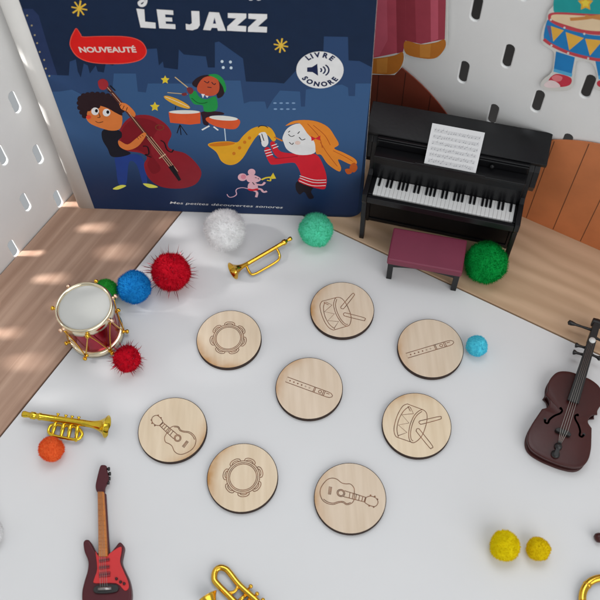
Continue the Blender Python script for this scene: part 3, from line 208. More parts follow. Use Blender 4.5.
'badgetext': {"c":[143.1,111.52],"rx":11.08,"ry":11.54,"rot":0.035},
'title': [["paper","poly",[[62.33,143.95],[65.82,143.63],[65.0,136.98],[69.61,136.53],[69.19,133.27],[62.35,133.66]],0],["paper","poly",[[71.29,143.78],[78.57,143.42],[78.33,140.99],[74.67,141.17],[74.54,139.59],[77.51,139.53],[77.31,137.35],[74.32,137.4],[74.23,136.08],[78.42,135.91],[78.15,133.25],[70.8,133.47]],0],["paper","poly",[[86.59,143.37],[90.12,143.33],[89.45,135.81],[88.25,133.85],[85.69,132.74],[82.84,133.09],[83.16,136.35],[84.91,135.96],[85.97,136.73]],0],["paper","poly",[[94.44,143.03],[98.78,142.87],[100.91,132.91],[97.3,132.94],[97.09,134.42],[94.7,134.49],[93.93,132.99],[90.58,133.18]],0],["paper","poly",[[102.65,142.7],[110.75,142.65],[110.59,140.36],[106.21,136.02],[110.26,135.85],[109.91,132.74],[101.4,133.07],[101.74,135.44],[106.06,139.93],[102.41,140.12]],0],["paper","poly",[[111.7,142.67],[119.9,142.63],[119.78,140.34],[115.5,135.86],[119.54,135.69],[119.26,132.58],[110.75,132.76],[111.05,135.28],[115.14,139.63],[111.5,139.95]],0],["navy","poly",[[95.41,136.72],[96.85,136.76],[96.5,140.23]],0],["paper","line",[[67.82,150.93],[67.12,147.6],[65.99,145.89],[64.52,145.57],[64.18,146.96],[65.68,148.11],[67.2,148.71]],1.4],["paper","blob",[[112.31,151.32],[114.27,151.37],[114.17,150.0],[113.22,149.56],[112.43,149.82]],0],["paper","blob",[[115.76,151.41],[117.72,151.47],[117.64,150.1],[116.69,149.66],[115.9,149.91]],0]],
'texts': {"nouv":[[31.01,118.39],[57.94,119.28]],"nouvh":3.67,"bottom":[[56.45,7.39],[122.01,6.57]]},
'sticker': [["paper","blob",[[-60.95,179.28],[-63.23,169.21],[-61.67,157.6],[-58.28,146.03],[-59.57,140.55],[-59.25,135.62],[-59.83,131.61],[-58.6,123.45],[-52.29,120.87],[-50.87,116.99],[-50.06,109.09],[-53.03,102.29],[-52.32,98.04],[-46.37,98.71],[-39.15,103.55],[-39.84,111.94],[-40.67,120.56],[-34.15,122.03],[-30.03,116.71],[-29.57,110.7],[-26.99,108.81],[-18.91,113.4],[-19.16,118.96],[-22.32,127.44],[-15.99,134.27],[-16.96,141.3],[-22.23,152.37],[-27.13,156.32],[-32.12,169.1],[-36.77,178.95],[-44.39,185.84],[-53.93,186.15]],0],["s_skin","poly",[[-41.1,176.6],[-40.67,174.54],[-40.65,172.41],[-41.07,170.32],[-41.89,168.38],[-43.1,166.67],[-44.63,165.31],[-46.4,164.36],[-48.33,163.87],[-50.31,163.89],[-52.24,164.41],[-54.0,165.4],[-55.51,166.81],[-56.69,168.56],[-57.48,170.55],[-57.84,172.68],[-57.75,174.83],[-57.24,176.9],[-56.34,178.78],[-55.09,180.38],[-53.56,181.64],[-51.82,182.49],[-49.97,182.9],[-48.09,182.86],[-46.26,182.37],[-44.57,181.44],[-43.1,180.13],[-41.93,178.49]],0],["s_hair","blob",[[-58.0,171.14],[-58.65,178.58],[-52.83,184.71],[-44.58,184.31],[-40.71,177.51],[-45.97,180.11],[-53.44,177.43]],0],["s_teal","blob",[[-59.64,158.39],[-54.17,162.57],[-39.47,168.24],[-33.95,168.39],[-30.32,154.13],[-38.54,146.74],[-52.3,142.25],[-57.62,142.01]],0],["s_gold","poly",[[-46.62,154.53],[-45.0,152.91],[-42.88,153.21],[-43.7,150.89],[-42.79,148.59],[-44.94,148.78],[-46.53,147.02],[-47.02,149.52],[-48.9,150.74],[-47.05,152.07]],0],["s_yel","poly",[[-46.21,153.15],[-45.2,152.13],[-43.87,152.33],[-44.39,150.87],[-43.82,149.43],[-45.16,149.55],[-46.16,148.46],[-46.46,150.01],[-47.64,150.78],[-46.48,151.61]],0],["s_blue","poly",[[-51.06,121.43],[-42.2,122.05],[-40.92,111.42],[-49.37,110.26]],0],["s_blue","poly",[[-33.25,124.25],[-25.18,128.04],[-22.07,119.57],[-29.07,115.64]],0],["s_cuff","poly",[[-49.49,111.67],[-40.8,112.73],[-40.64,110.71],[-49.42,109.82]],0],["s_cuff","poly",[[-29.69,116.88],[-22.27,120.9],[-21.65,118.97],[-28.88,115.01]],0],["s_blue","blob",[[-58.97,135.74],[-56.78,135.75],[-50.52,135.67],[-41.74,135.97],[-34.4,138.1],[-26.83,142.37],[-22.17,148.02],[-19.25,141.19],[-23.23,131.38],[-30.67,125.96],[-36.38,124.27],[-45.61,123.45],[-53.78,124.15],[-58.03,125.67]],0],["s_yel2","poly",[[-56.72,133.72],[-50.66,133.92],[-53.64,126.08]],0],["s_yel2","poly",[[-49.67,133.41],[-41.31,133.71],[-45.62,124.63]],0],["s_yel2","poly",[[-40.67,133.62],[-33.36,135.95],[-36.21,125.82]],0],["s_yel2","poly",[[-32.37,136.4],[-26.17,140.38],[-26.52,129.85]],0],["s_purple","poly",[[-58.61,133.09],[-56.91,133.83],[-54.36,125.76]],0],["s_red","line",[[-57.98,125.5],[-53.76,124.06],[-45.56,123.27],[-36.4,124.36],[-30.69,126.04],[-23.31,131.63],[-19.38,141.58]],1.7],["s_red","blob",[[-58.93,137.43],[-58.63,139.94],[-53.9,142.48],[-41.53,146.8],[-32.31,150.26],[-23.47,151.84],[-22.3,148.84],[-26.93,142.69],[-34.5,138.43],[-41.78,136.13],[-50.73,135.01],[-57.17,135.77]],0],["s_cream","blob",[[-57.81,138.27],[-55.71,140.63],[-41.25,145.86],[-31.94,149.11],[-24.1,150.53],[-24.31,147.97],[-29.97,142.99],[-36.43,139.79],[-43.38,137.67],[-51.66,137.03],[-56.33,137.06]],0],["s_stick","line",[[-49.56,140.6],[-44.92,143.04],[-37.35,147.69]],1.6],["s_stick","line",[[-43.95,144.89],[-38.28,145.87],[-32.88,147.47]],1.3],["paper","poly",[[-56.98,137.15],[-56.99,136.77],[-57.18,136.45],[-57.48,136.32],[-57.78,136.43],[-57.97,136.73],[-57.96,137.11],[-57.77,137.43],[-57.46,137.56],[-57.16,137.45]],0],["paper","poly",[[-50.26,135.59],[-50.26,135.21],[-50.45,134.89],[-50.75,134.76],[-51.05,134.86],[-51.24,135.17],[-51.23,135.55],[-51.05,135.87],[-50.75,136.0],[-50.45,135.89]],0],["paper","poly",[[-41.26,136.18],[-41.25,135.8],[-41.43,135.48],[-41.72,135.35],[-42.02,135.46],[-42.21,135.76],[-42.22,136.14],[-42.04,136.45],[-41.75,136.58],[-41.45,136.48]],0],["paper","poly",[[-53.35,124.05],[-53.36,123.64],[-53.55,123.3],[-53.86,123.16],[-54.17,123.27],[-54.36,123.59],[-54.36,124.0],[-54.16,124.34],[-53.85,124.48],[-53.54,124.37]],0],["paper","poly",[[-45.16,123.26],[-45.15,122.85],[-45.34,122.52],[-45.64,122.37],[-45.95,122.48],[-46.15,122.8],[-46.15,123.21],[-45.97,123.55],[-45.66,123.69],[-45.35,123.58]],0],["paper","poly",[[-36.01,124.34],[-35.99,123.94],[-36.17,123.61],[-36.47,123.47],[-36.77,123.58],[-36.97,123.89],[-36.99,124.29],[-36.81,124.63],[-36.51,124.77],[-36.21,124.66]],0],["s_shoe","blob",[[-50.18,103.69],[-47.83,109.11],[-40.97,110.13],[-40.14,105.97],[-44.04,102.62],[-46.44,103.81]],0],["s_pink","blob",[[-49.28,106.07],[-47.69,108.55],[-44.69,108.74],[-44.81,106.12],[-47.11,104.77]],0],["s_toe","blob",[[-51.65,100.14],[-49.78,104.1],[-46.23,104.56],[-44.19,102.54],[-49.12,99.53]],0],["s_shoe","blob",[[-28.66,114.29],[-22.07,118.35],[-19.97,115.47],[-21.91,112.94],[-27.69,111.1]],0]],
'curtain': [["paper","poly",[[-169.63,170.23],[-113.4,182.84],[-105.64,126.53],[-102.82,105.06],[-102.73,100.41],[-106.2,92.2],[-113.29,88.15],[-124.01,86.64],[-124.25,78.44],[-128.43,69.9],[-143.75,62.74],[-167.82,55.27]],0],["c_mid","poly",[[-169.15,169.51],[-134.03,177.96],[-127.94,117.35],[-125.18,87.72],[-142.31,75.36],[-167.37,63.67]],0],["c_deep","poly",[[-134.03,177.96],[-114.99,182.34],[-106.53,126.17],[-104.09,105.65],[-116.12,97.07],[-124.9,95.4]],0],["c_light","poly",[[-147.46,168.6],[-142.17,170.3],[-134.3,91.55],[-138.18,79.2],[-141.32,77.11]],0],["c_dark","poly",[[-137.4,171.84],[-132.52,173.42],[-124.54,95.92],[-125.18,87.72],[-128.42,85.1]],0],["c_light","poly",[[-121.42,176.99],[-117.75,178.18],[-107.45,104.15],[-110.98,100.58]],0],["c_dark","poly",[[-131.84,173.63],[-129.31,174.45],[-118.64,96.65],[-124.51,95.58]],0],["c_gold","blob",[[-167.36,63.0],[-142.29,75.11],[-129.84,83.07],[-125.37,87.51],[-124.66,80.42],[-128.73,70.81],[-141.61,64.59],[-167.23,55.55]],0],["c_gold","blob",[[-124.67,95.14],[-116.1,96.84],[-108.13,101.85],[-104.26,105.45],[-103.18,100.8],[-106.66,92.59],[-113.36,88.73],[-123.34,87.32]],0],["c_goldl","poly",[[-139.58,75.85],[-133.35,80.04],[-133.01,69.28],[-138.92,66.43]],0],["c_goldl","poly",[[-116.56,96.4],[-110.83,99.46],[-110.21,90.82],[-115.62,88.55]],0]],
'seams': [-21.7,-5.26,-122.62,-106.92],
'discs': {"tambA":[-38.56,205.38],"drumA":[22.55,220.46],"flA":[2.87,175.12],"tambB":[-31.38,129.33],"guB":[20.13,117.11],"guA":[-66.5,155.48],"drB":[55.73,152.7],"flB":[67.44,195.16]},
'guA': [["c",[[-1.11,0.74],[0.76,1.67],[3.0,1.24],[4.15,-0.5],[5.95,-1.25],[8.5,-1.69],[10.77,-3.46],[11.92,-5.84],[11.56,-8.81],[10.06,-11.05],[7.6,-12.58],[5.13,-13.33],[2.92,-12.84],[1.3,-11.34],[0.26,-8.99],[-1.25,-7.61],[-3.19,-6.53],[-3.74,-4.18],[-2.88,-2.21]]],["o",[[0.78,1.19],[2.7,0.84],[3.72,-0.82],[5.84,-1.78],[8.2,-2.22],[10.22,-3.91],[11.29,-5.95]]],["o",[[-5.08,3.95],[-1.63,0.89],[2.52,-2.78]]],["o",[[-6.59,2.32],[-2.92,-1.41],[0.85,-5.04]]],["c",[[4.5,-4.86],[4.42,-5.48],[4.15,-6.0],[3.71,-6.39],[3.16,-6.57],[2.57,-6.55],[2.0,-6.31],[1.53,-5.89],[1.21,-5.34],[1.09,-4.72],[1.16,-4.11],[1.44,-3.58],[1.88,-3.19],[2.43,-3.0],[3.02,-3.03],[3.59,-3.27],[4.06,-3.69],[4.38,-4.24]]],["c",[[4.0,-4.84],[3.92,-5.32],[3.68,-5.72],[3.3,-5.98],[2.84,-6.06],[2.38,-5.94],[1.98,-5.65],[1.7,-5.23],[1.59,-4.74],[1.66,-4.26],[1.91,-3.86],[2.29,-3.6],[2.74,-3.52],[3.21,-3.64],[3.61,-3.93],[3.89,-4.35]]],["p",[[5.29,-9.2],[7.39,-6.32],[8.23,-6.95],[6.13,-9.96]]],["o",[[5.68,-9.55],[7.78,-6.66]]],["c",[[-6.59,2.32],[-8.84,2.75],[-10.55,4.73],[-10.34,6.91],[-8.28,7.84],[-6.15,6.18],[-4.95,3.95],[-5.66,2.82]]],["o",[[-5.08,3.95],[-6.59,2.32]]],["o",[[-3.97,2.95],[-5.48,1.24]]],["o",[[-2.86,1.96],[-4.37,0.15]]],["o",[[-1.76,0.96],[-3.26,-0.92]]],["o",[[-0.65,-0.03],[-2.15,-2.0]]],["o",[[0.45,-1.01],[-1.05,-3.07]]],["d",[[-10.84,5.42]]],["d",[[-10.43,3.7]]],["d",[[-8.95,2.35]]],["d",[[-7.57,7.81]]],["d",[[-6.03,6.38]]]],
'guB': [["c",[[1.79,-1.11],[0.43,-2.79],[-1.86,-3.34],[-3.69,-2.2],[-5.7,-2.27],[-8.29,-2.95],[-11.19,-2.26],[-13.29,-0.51],[-14.23,2.44],[-13.78,5.19],[-12.12,7.69],[-10.12,9.45],[-7.83,9.94],[-5.66,9.22],[-3.67,7.46],[-1.66,6.81],[0.63,6.63],[2.16,4.65],[2.19,2.43]]],["o",[[0.21,-2.34],[-1.75,-2.84],[-3.42,-1.72],[-5.83,-1.72],[-8.24,-2.32],[-10.86,-1.6],[-12.75,-0.14]]],["o",[[6.91,-2.43],[2.35,-1.03],[-3.13,0.64]]],["o",[[7.63,-0.24],[2.57,1.69],[-2.53,3.49]]],["c",[[-5.89,1.75],[-6.08,2.37],[-6.05,2.97],[-5.8,3.53],[-5.36,3.94],[-4.8,4.17],[-4.16,4.19],[-3.54,4.0],[-3.0,3.62],[-2.62,3.08],[-2.42,2.48],[-2.46,1.86],[-2.71,1.31],[-3.14,0.89],[-3.71,0.66],[-4.35,0.65],[-4.97,0.84],[-5.51,1.22]]],["c",[[-5.41,1.95],[-5.54,2.43],[-5.49,2.91],[-5.24,3.32],[-4.84,3.59],[-4.36,3.68],[-3.86,3.58],[-3.41,3.3],[-3.1,2.89],[-2.96,2.41],[-3.02,1.92],[-3.27,1.51],[-3.66,1.25],[-4.15,1.16],[-4.65,1.26],[-5.1,1.53]]],["p",[[-8.5,5.5],[-9.24,1.88],[-10.3,2.12],[-9.61,5.85]]],["o",[[-9.01,5.66],[-9.75,2.04]]],["c",[[7.63,-0.24],[9.93,0.32],[12.39,-0.81],[13.13,-2.95],[11.59,-4.71],[8.87,-4.06],[6.79,-2.48],[6.97,-1.11]]],["o",[[6.91,-2.43],[7.63,-0.24]]],["o",[[5.43,-1.96],[6.12,0.3]]],["o",[[3.97,-1.51],[4.61,0.85]]],["o",[[2.5,-1.04],[3.11,1.38]]],["o",[[1.03,-0.58],[1.6,1.92]]],["o",[[-0.42,-0.13],[0.1,2.45]]],["d",[[12.96,-1.34]]],["d",[[11.84,0.11]]],["d",[[9.86,0.74]]],["d",[[10.91,-4.99]]],["d",[[8.85,-4.3]]]],
'drA': [["o",[[-10.57,5.64],[-11.86,3.05],[-11.32,-2.27],[-9.62,-7.62],[-7.72,-10.86],[-5.61,-12.36],[-4.37,-12.09]]],["o",[[-8.99,5.17],[-10.02,1.55],[-9.49,-3.75],[-7.41,-8.77],[-4.57,-11.77]]],["o",[[-10.69,5.54],[-2.51,7.59]]],["o",[[-4.65,-12.29],[3.07,-10.05]]],["c",[[-3.11,7.23],[-4.4,3.33],[-3.82,-1.44],[-2.2,-5.84],[0.05,-9.26],[2.28,-10.37],[3.86,-8.73],[4.51,-4.58],[3.49,0.24],[1.77,4.6],[-0.41,7.23]]],["o",[[-2.5,6.54],[-3.41,3.11],[-2.88,-1.2],[-1.11,-5.96],[1.1,-8.95],[2.54,-9.26]]],["p0",[[-8.61,4.98],[-5.27,2.98],[-9.61,-1.0],[-4.34,-2.57],[-8.01,-6.6],[-2.37,-7.37],[-4.9,-11.28]]],["p0",[[-9.74,4.62],[-7.23,3.13]]],["c",[[-0.53,1.66],[0.03,2.36],[5.99,9.41],[7.08,9.28],[6.84,8.07],[1.33,0.97],[0.49,0.35],[-0.57,0.69]]],["c",[[0.5,-2.91],[1.15,-2.24],[2.52,-2.53],[11.41,-5.69],[11.69,-7.03],[10.75,-7.35],[1.69,-4.35],[0.83,-3.79]]]],
'drB': [["o",[[-3.42,11.37],[-6.05,10.17],[-8.98,5.69],[-11.02,0.47],[-11.58,-3.25],[-10.89,-5.74],[-9.75,-6.31]]],["o",[[-2.48,10.01],[-5.56,7.84],[-8.48,3.39],[-10.03,-1.82],[-9.71,-5.94]]],["o",[[-3.57,11.37],[4.08,7.81]]],["o",[[-10.1,-6.29],[-2.69,-9.41]]],["c",[[3.38,7.91],[-0.07,5.69],[-2.62,1.62],[-4.13,-2.82],[-4.54,-6.9],[-3.51,-9.16],[-1.24,-8.88],[1.87,-6.06],[4.11,-1.68],[5.52,2.79],[5.48,6.21]]],["o",[[3.42,6.99],[0.56,4.9],[-1.74,1.21],[-3.36,-3.6],[-3.53,-7.31],[-2.6,-8.46]]],["p0",[[-2.31,9.62],[-0.97,5.96],[-6.85,5.6],[-3.74,1.07],[-9.13,0.24],[-5.23,-3.9],[-9.66,-5.35]]],["p0",[[-3.41,10.05],[-2.4,7.32]]],["c",[[1.88,1.96],[2.76,2.15],[11.83,3.88],[12.59,3.09],[11.64,2.3],[2.9,0.25],[1.85,0.3],[1.24,1.23]]],["c",[[-0.19,-2.24],[0.74,-2.13],[1.61,-3.22],[6.54,-11.27],[5.91,-12.49],[4.98,-12.15],[-0.18,-4.11],[-0.49,-3.13]]]],
'fl': {"flA":[[-11.51,5.24],[11.59,-5.2]],"flB":[[-12.8,-4.02],[12.47,3.0]]},
'pom': {"white":[-40.67,269.18,12.04],"mint":[10.56,268.3,9.72],"tinsel":[-69.72,243.51,10.91],"blue":[-89.69,235.74,9.49],"green_small":[-105.47,235.54,6.81],"tinsel_small":[-90.99,193.48,7.27],"green":[101.77,241.16,11.95],"cyan":[91.18,193.65,5.73],"orange":[-125.28,146.26,6.39],"yellow":[89.18,90.5,7.09],"yellow_small":[104.34,88.9,5.63],"white_edge":[-149.51,106.02,6.77]},
'vio': {"base":[117.85,127.94],"ang":1.1104,"L":71.55,"outline":[[-5.73,51.39],[-11.11,49.01],[-13.58,44.36],[-14.21,39.68],[-12.88,35.04],[-13.28,32.78],[-10.68,29.98],[-10.35,26.72],[-12.67,24.5],[-14.2,19.6],[-15.62,13.46],[-15.78,7.62],[-14.15,3.13],[-10.91,0.54],[-5.12,-0.56],[0.01,-0.02]],"marks":[[-0.03,17.88],[-3.48,14.71],[3.98,16.39],[-1.22,9.21],[-0.26,3.23],[0.03,71.54],[0.45,34.83],[-4.48,64.41],[-15.14,78.33],[2.14,79.34],[-7.21,67.79],[-6.84,63.01],[-6.58,28.32],[-9.67,18.56],[3.37,29.36],[9.74,18.95],[-1.5,65.73]]},
'gui': {"body":[[-103.62,101.54],[-104.72,101.25],[-105.26,99.82],[-104.34,96.02],[-102.24,91.56],[-102.17,87.22],[-103.09,82.97],[-103.74,78.23],[-103.06,73.5],[-100.07,68.23],[-94.39,64.96],[-87.95,65.22],[-83.35,68.62],[-81.53,73.72],[-81.6,77.91],[-82.91,82.72],[-85.21,87.1],[-86.93,90.96],[-86.65,94.77],[-86.4,97.52],[-87.31,99.22],[-88.58,99.61],[-90.12,97.67],[-92.49,95.0],[-95.45,94.35],[-98.21,95.23],[-99.94,96.95],[-101.27,99.22],[-102.56,101.06]],"guard":[[-99.04,95.8],[-97.39,93.54],[-93.59,93.39],[-92.25,94.76],[-87.65,97.55],[-87.03,95.1],[-87.37,90.75],[-85.52,86.57],[-83.21,82.0],[-82.57,79.01],[-84.34,77.82],[-88.42,81.14],[-97.77,81.5],[-98.69,83.13],[-97.56,87.9]],"neck":[[-100.37,123.82],[-97.47,123.71],[-93.12,93.14],[-97.25,93.3]],"head":[[-100.67,136.76],[-99.45,137.56],[-97.63,137.0],[-97.21,134.79],[-95.93,130.51],[-97.47,126.62],[-97.7,123.79],[-100.72,123.91],[-102.02,126.81],[-101.61,131.34]],"pick":[[[-96.96,91.22],[-92.13,91.8]],[[-96.7,88.19],[-91.86,88.54]],[[-96.42,84.96],[-91.27,85.3]]],"knobs":[[-88.35,83.05],[-86.38,81.6],[-84.68,80.79]],"bridge":[[-97.29,78.65],[-88.03,78.82]],"pegs":[[-97.51,135.75],[-96.84,133.29],[-96.88,130.87],[-97.18,128.84]]},
'brass': {"tp":[[-142.28,165.99],[-136.16,165.16],[-128.02,163.49],[-116.31,160.92],[-107.35,159.05],[-102.88,158.02],[-99.15,157.39]],"tb":[[-125.9,160.53],[-121.66,159.6],[-117.63,158.96],[-114.5,158.45]],"tb2":[[-126.75,154.98],[-122.26,153.86],[-118.5,153.06],[-114.47,151.97]],"tv":[[-124.34,164.76],[-120.26,163.83],[-117.01,163.13],[-113.6,162.51]],"rail":[[-128.44,158.49],[-126.89,160.3],[-121.07,159.49],[-114.8,158.38],[-112.1,155.94],[-111.7,153.61],[-114.15,151.87],[-120.38,153.05],[-126.25,154.68],[-128.47,156.45]],"bu":[[-3.58,267.01],[-7.46,265.74],[-12.37,260.97],[-28.36,251.51],[-32.3,249.45],[-34.66,247.42],[-36.38,245.93]],"loop":[[-12.81,262.48],[-10.74,258.07],[-10.56,255.4],[-12.59,253.23],[-19.0,249.21],[-25.34,245.6],[-27.69,247.11],[-29.42,251.39]],"tr":[[-26.63,63.11],[-35.37,72.26],[-42.93,79.86],[-44.34,82.56],[-43.71,85.74],[-41.66,87.0],[-39.24,86.37],[-37.36,84.62],[-32.67,78.81],[-25.22,72.0],[-17.26,64.02]],"bars":[[[-37.77,75.73],[-35.39,75.96],[-33.69,77.86],[-34.04,80.18]],[[-33.34,71.66],[-29.82,74.64]],[[-31.31,69.65],[-27.92,72.75]]],"kn":[[-27.89,77.7],[-25.07,74.34],[-22.4,71.53]],"bell":[[-47.17,77.34],[-46.52,72.27],[-45.03,64.59]],"br":[[130.68,77.1],[125.64,74.66],[121.62,70.48],[119.25,65.42],[120.33,59.89]],"nub":[[132.42,92.94],[140.1,96.31],[154.5,102.25]]},
'base': {"A0":[-129.19,297.39],"bang":-0.0922}}

# wall directions: DL runs along the near side board towards the corner, DR along the far board away from the corner
TH = math.radians(57.3788)
DL = Vector((math.cos(TH), math.sin(TH), 0)); DR = Vector((DL.y, -DL.x, 0))
NL, NR, EL, ER = -278.70, 305.88, -214.53, 243.23
UL, ZL, UR, ZR = 177.96, 5.99, -72.37, 6.97
ANG_L = TH; ANG_R = TH - math.pi / 2

# ------------------------------------------------------------------ materials
G = 1.0
WHITE = mat('white_laminate', (0.735, 0.733, 0.735), 0.6, spec=0.2, noise=0.022, scale=14, bump=0.10, bscale=60)
PEG = mat('white_powder_coat', (0.82, 0.82, 0.81), 0.5, noise=0.015, bump=0.08, bscale=1500)
WOODL = wood('pine_rail_shaded', (0.56, 0.375, 0.275), (0.385, 0.235, 0.163), (0.355, 0.215, 0.15), ANG_L, 5, 150, lo=0.36, hi=0.64, ring=0.4, ringmix=0.5)  # same pine as the back rail, with this side's shade put into its colour
WOODR = wood('pine_back_rail', (0.68, 0.475, 0.315), (0.55, 0.37, 0.235), (0.42, 0.265, 0.155), ANG_R, 9, 75, lo=0.33, hi=0.66, ring=1.0, ringmix=0.5)
UNDER = mat('dark_gap', (0.06, 0.035, 0.025), 0.8)
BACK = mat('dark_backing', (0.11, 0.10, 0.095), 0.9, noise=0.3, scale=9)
GREYB = mat('grey_backing', (0.62, 0.62, 0.62), 0.9)
BLACKP = mat('black_plastic', (0.006, 0.006, 0.007), 0.3, spec=0.3, noise=0.15, bump=0.05, bscale=700)
KEYW = mat('ivory_plastic', (0.78, 0.78, 0.77), 0.3)
GOLD = mat('gold_plating', (0.80, 0.47, 0.055), 0.17, metal=1.0, noise=0.05, bump=0.12, bscale=500)
GOLDL = mat('lemon_gold_plating', (0.80, 0.56, 0.05), 0.16, metal=1.0, noise=0.05, bump=0.12, bscale=500)
PALEGOLD = mat('pale_gold_plating', (0.86, 0.76, 0.55), 0.16, metal=1.0, noise=0.04, bump=0.08)

# ------------------------------------------------------------------ table and boards
def B(s, t, z=0): v = DR * s + DL * t; return (v.x, v.y, z)
def slab(mb, s0, s1, t0, t1, z0, z1, mi=0):
    c = [B(s0, t0), B(s1, t0), B(s1, t1), B(s0, t1)]; mb.prism([(p[0], p[1]) for p in c], z0, z1, mi)
table = thing('play_table', 'white topped play table edged with pale pine rails', 'table'); table['kind'] = 'structure'
mb = MB(); slab(mb, EL + 0.9, 420, -330, ER - 0.8, -6, 0); mb.build('white_panel', WHITE, table, bevel=0.25)
mb = MB(); slab(mb, NL + 0.8, EL, -330, NR - 0.8, -18, 0.25); mb.build('pine_rail', WOODL, table, bevel=0.4)
mb = MB(); slab(mb, EL + 0.3, 420, ER, NR - 0.8, -18, 0.25); mb.build('pine_rail', WOODR, table, bevel=0.4)
mb = MB(); slab(mb, NL + 2, 419, -329, NR - 2, -26, -18.2); mb.build('underframe', UNDER, table)

def capsule(hw, hh, n=6):
    right = [(hw, -(hh - hw)), (hw, 0), (hw, hh - hw)]
    top = [(hw * math.cos(math.pi * k / n), hh - hw + hw * math.sin(math.pi * k / n)) for k in range(n + 1)]
    left = [(-x, -y) for x, y in right]; bot = [(-x, -y) for x, y in top]
    return right, top, left, bot
def pegboard(name, label, org, along, inward, u0, z0, smin, smax, zmax, parity, skip=None):
    """perforated board: staggered upright slots with rounded lips"""
    mb = MB(); H = 10.0; TK = 1.4
    def P(s, z, d): v = org + along * s - inward * d; return (v.x, v.y, z)
    flip = along.cross(Vector((0, 0, 1))).dot(inward) < 0
    def face(pts, smooth=False):
        mb.add(pts if not flip else pts[::-1], [tuple(range(len(pts)))], 0, smooth)
    lip = [(0.6, 0.0), (0.24, 0.1), (0.05, 0.36), (0.0, 0.8), (0.0, TK)]
    k0 = math.ceil((smin - u0 - H) / 20); k1 = math.floor((smax - u0 + H) / 20) - 1
    j = -1
    while z0 + 20 * j + H <= zmax:
        for k in range(k0, k1 + 1):
            cs, cz = u0 + 20 * k, z0 + 20 * j
            if (k + j) % 2 == parity and (k, j) != skip:
                rings = [capsule(2.3 + e, 7.2 + e) for e, d in lip]
                cor = [(H, -H), (H, H), (-H, H), (-H, -H)]
                for back in (0, 1):
                    R4 = rings[0] if not back else rings[-1]; d = 0 if not back else TK
                    for q in range(4):
                        a, b = cor[q], cor[(q + 1) % 4]
                        pts = [P(cs + a[0], cz + a[1], d), P(cs + b[0], cz + b[1], d)] + [P(cs + x, cz + y, d) for x, y in R4[q][::-1]]
                        face(pts if not back else pts[::-1])
                for i in range(len(lip) - 1):
                    A = [p for seg in rings[i] for p in seg[:-1]]; Bq = [p for seg in rings[i + 1] for p in seg[:-1]]; n = len(A)
                    for q in range(n):
                        r = (q + 1) % n
                        face([P(cs + A[q][0], cz + A[q][1], lip[i][1]), P(cs + A[r][0], cz + A[r][1], lip[i][1]), P(cs + Bq[r][0], cz + Bq[r][1], lip[i + 1][1]), P(cs + Bq[q][0], cz + Bq[q][1], lip[i + 1][1])], True)
            else:
                for d in (0, TK):
                    pts = [P(cs - H, cz - H, d), P(cs + H, cz - H, d), P(cs + H, cz + H, d), P(cs - H, cz + H, d)]; face(pts if d == 0 else pts[::-1])
        j += 1
    zt = z0 + 20 * j - H; zb = z0 - 20 - H; se0 = u0 + 20 * k0 - H; se1 = u0 + 20 * k1 + H
    for a, b in ((smin, se0), (se1, smax)):
        if b - a > 0.05:
            for d in (0, TK):
                pts = [P(a, zb, d), P(b, zb, d), P(b, zt, d), P(a, zt, d)]; face(pts if d == 0 else pts[::-1])
    face([P(smin, zt, 0), P(smax, zt, 0), P(smax, zt, TK), P(smin, zt, TK)])
    face([P(smin, zt, TK), P(smin, zb, TK), P(smin, zb, 0), P(smin, zt, 0)]); face([P(smax, zt, 0), P(smax, zb, 0), P(smax, zb, TK), P(smax, zt, TK)])
    o = mb.build(name, PEG); return tag(o, label, 'pegboard', 'slotted pegboards round the table')
pegboard('pegboard', 'white slotted pegboard along the side rail, its holes letting spots of sunlight through', DR * NL, DL, DR, UL, ZL, -320, NR - 0.3, 470, 0)
pegboard('pegboard', 'white slotted pegboard behind the piano, hung with paper cutouts', DL * NR, DR, -DL, UR, ZR, NL + 0.3, 320, 330, 1, (-2, 3))
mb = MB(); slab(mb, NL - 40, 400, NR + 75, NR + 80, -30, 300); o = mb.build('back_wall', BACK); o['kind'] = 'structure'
mb = MB(); slab(mb, NL - 25, NL - 22, -340, NR + 20, 150, 470); slab(mb, NL - 25, NL - 22, -340, 25, -60, 149.5); o = mb.build('sun_blocker', GREYB); o['kind'] = 'structure'  # panels added behind the board to keep the sunbeam off upper and near slots

# paper cutouts on the far board
def wall_frame(o, off): # local x along DR, local y up, local z into the room
    n = -DL; mt = Matrix.Identity(4); base = DL * (NR - off) * MM
    for i in range(3): mt[i][0] = DR[i]; mt[i][1] = (0, 0, 1)[i]; mt[i][2] = n[i]; mt[i][3] = base[i]
    o.matrix_world = mt
def pal(d, k=1.18, rough=0.5, noise=0.05, spec=0.15):
    return {n: mat('print_' + n, tuple(min(0.85, v * k) for v in lin(c)), rough, noise=noise, scale=150, spec=spec) for n, c in d.items()}
PAPER = pal({'paper': (205, 203, 198), 's_skin': (214, 160, 125), 's_hair': (70, 45, 35), 's_teal': (35, 150, 150), 's_gold': (220, 165, 50), 's_yel': (235, 200, 70), 's_blue': (35, 120, 180), 's_cuff': (85, 165, 205),
 's_yel2': (222, 170, 70), 's_purple': (110, 90, 140), 's_red': (188, 70, 78), 's_cream': (222, 196, 160), 's_stick': (195, 130, 70), 's_shoe': (190, 55, 70), 's_pink': (215, 120, 125), 's_toe': (225, 205, 205),
 'c_mid': (180, 76, 92), 'c_deep': (162, 66, 80), 'c_light': (194, 90, 108), 'c_dark': (146, 56, 68), 'c_gold': (184, 112, 44), 'c_goldl': (200, 132, 58)}, 1.12)
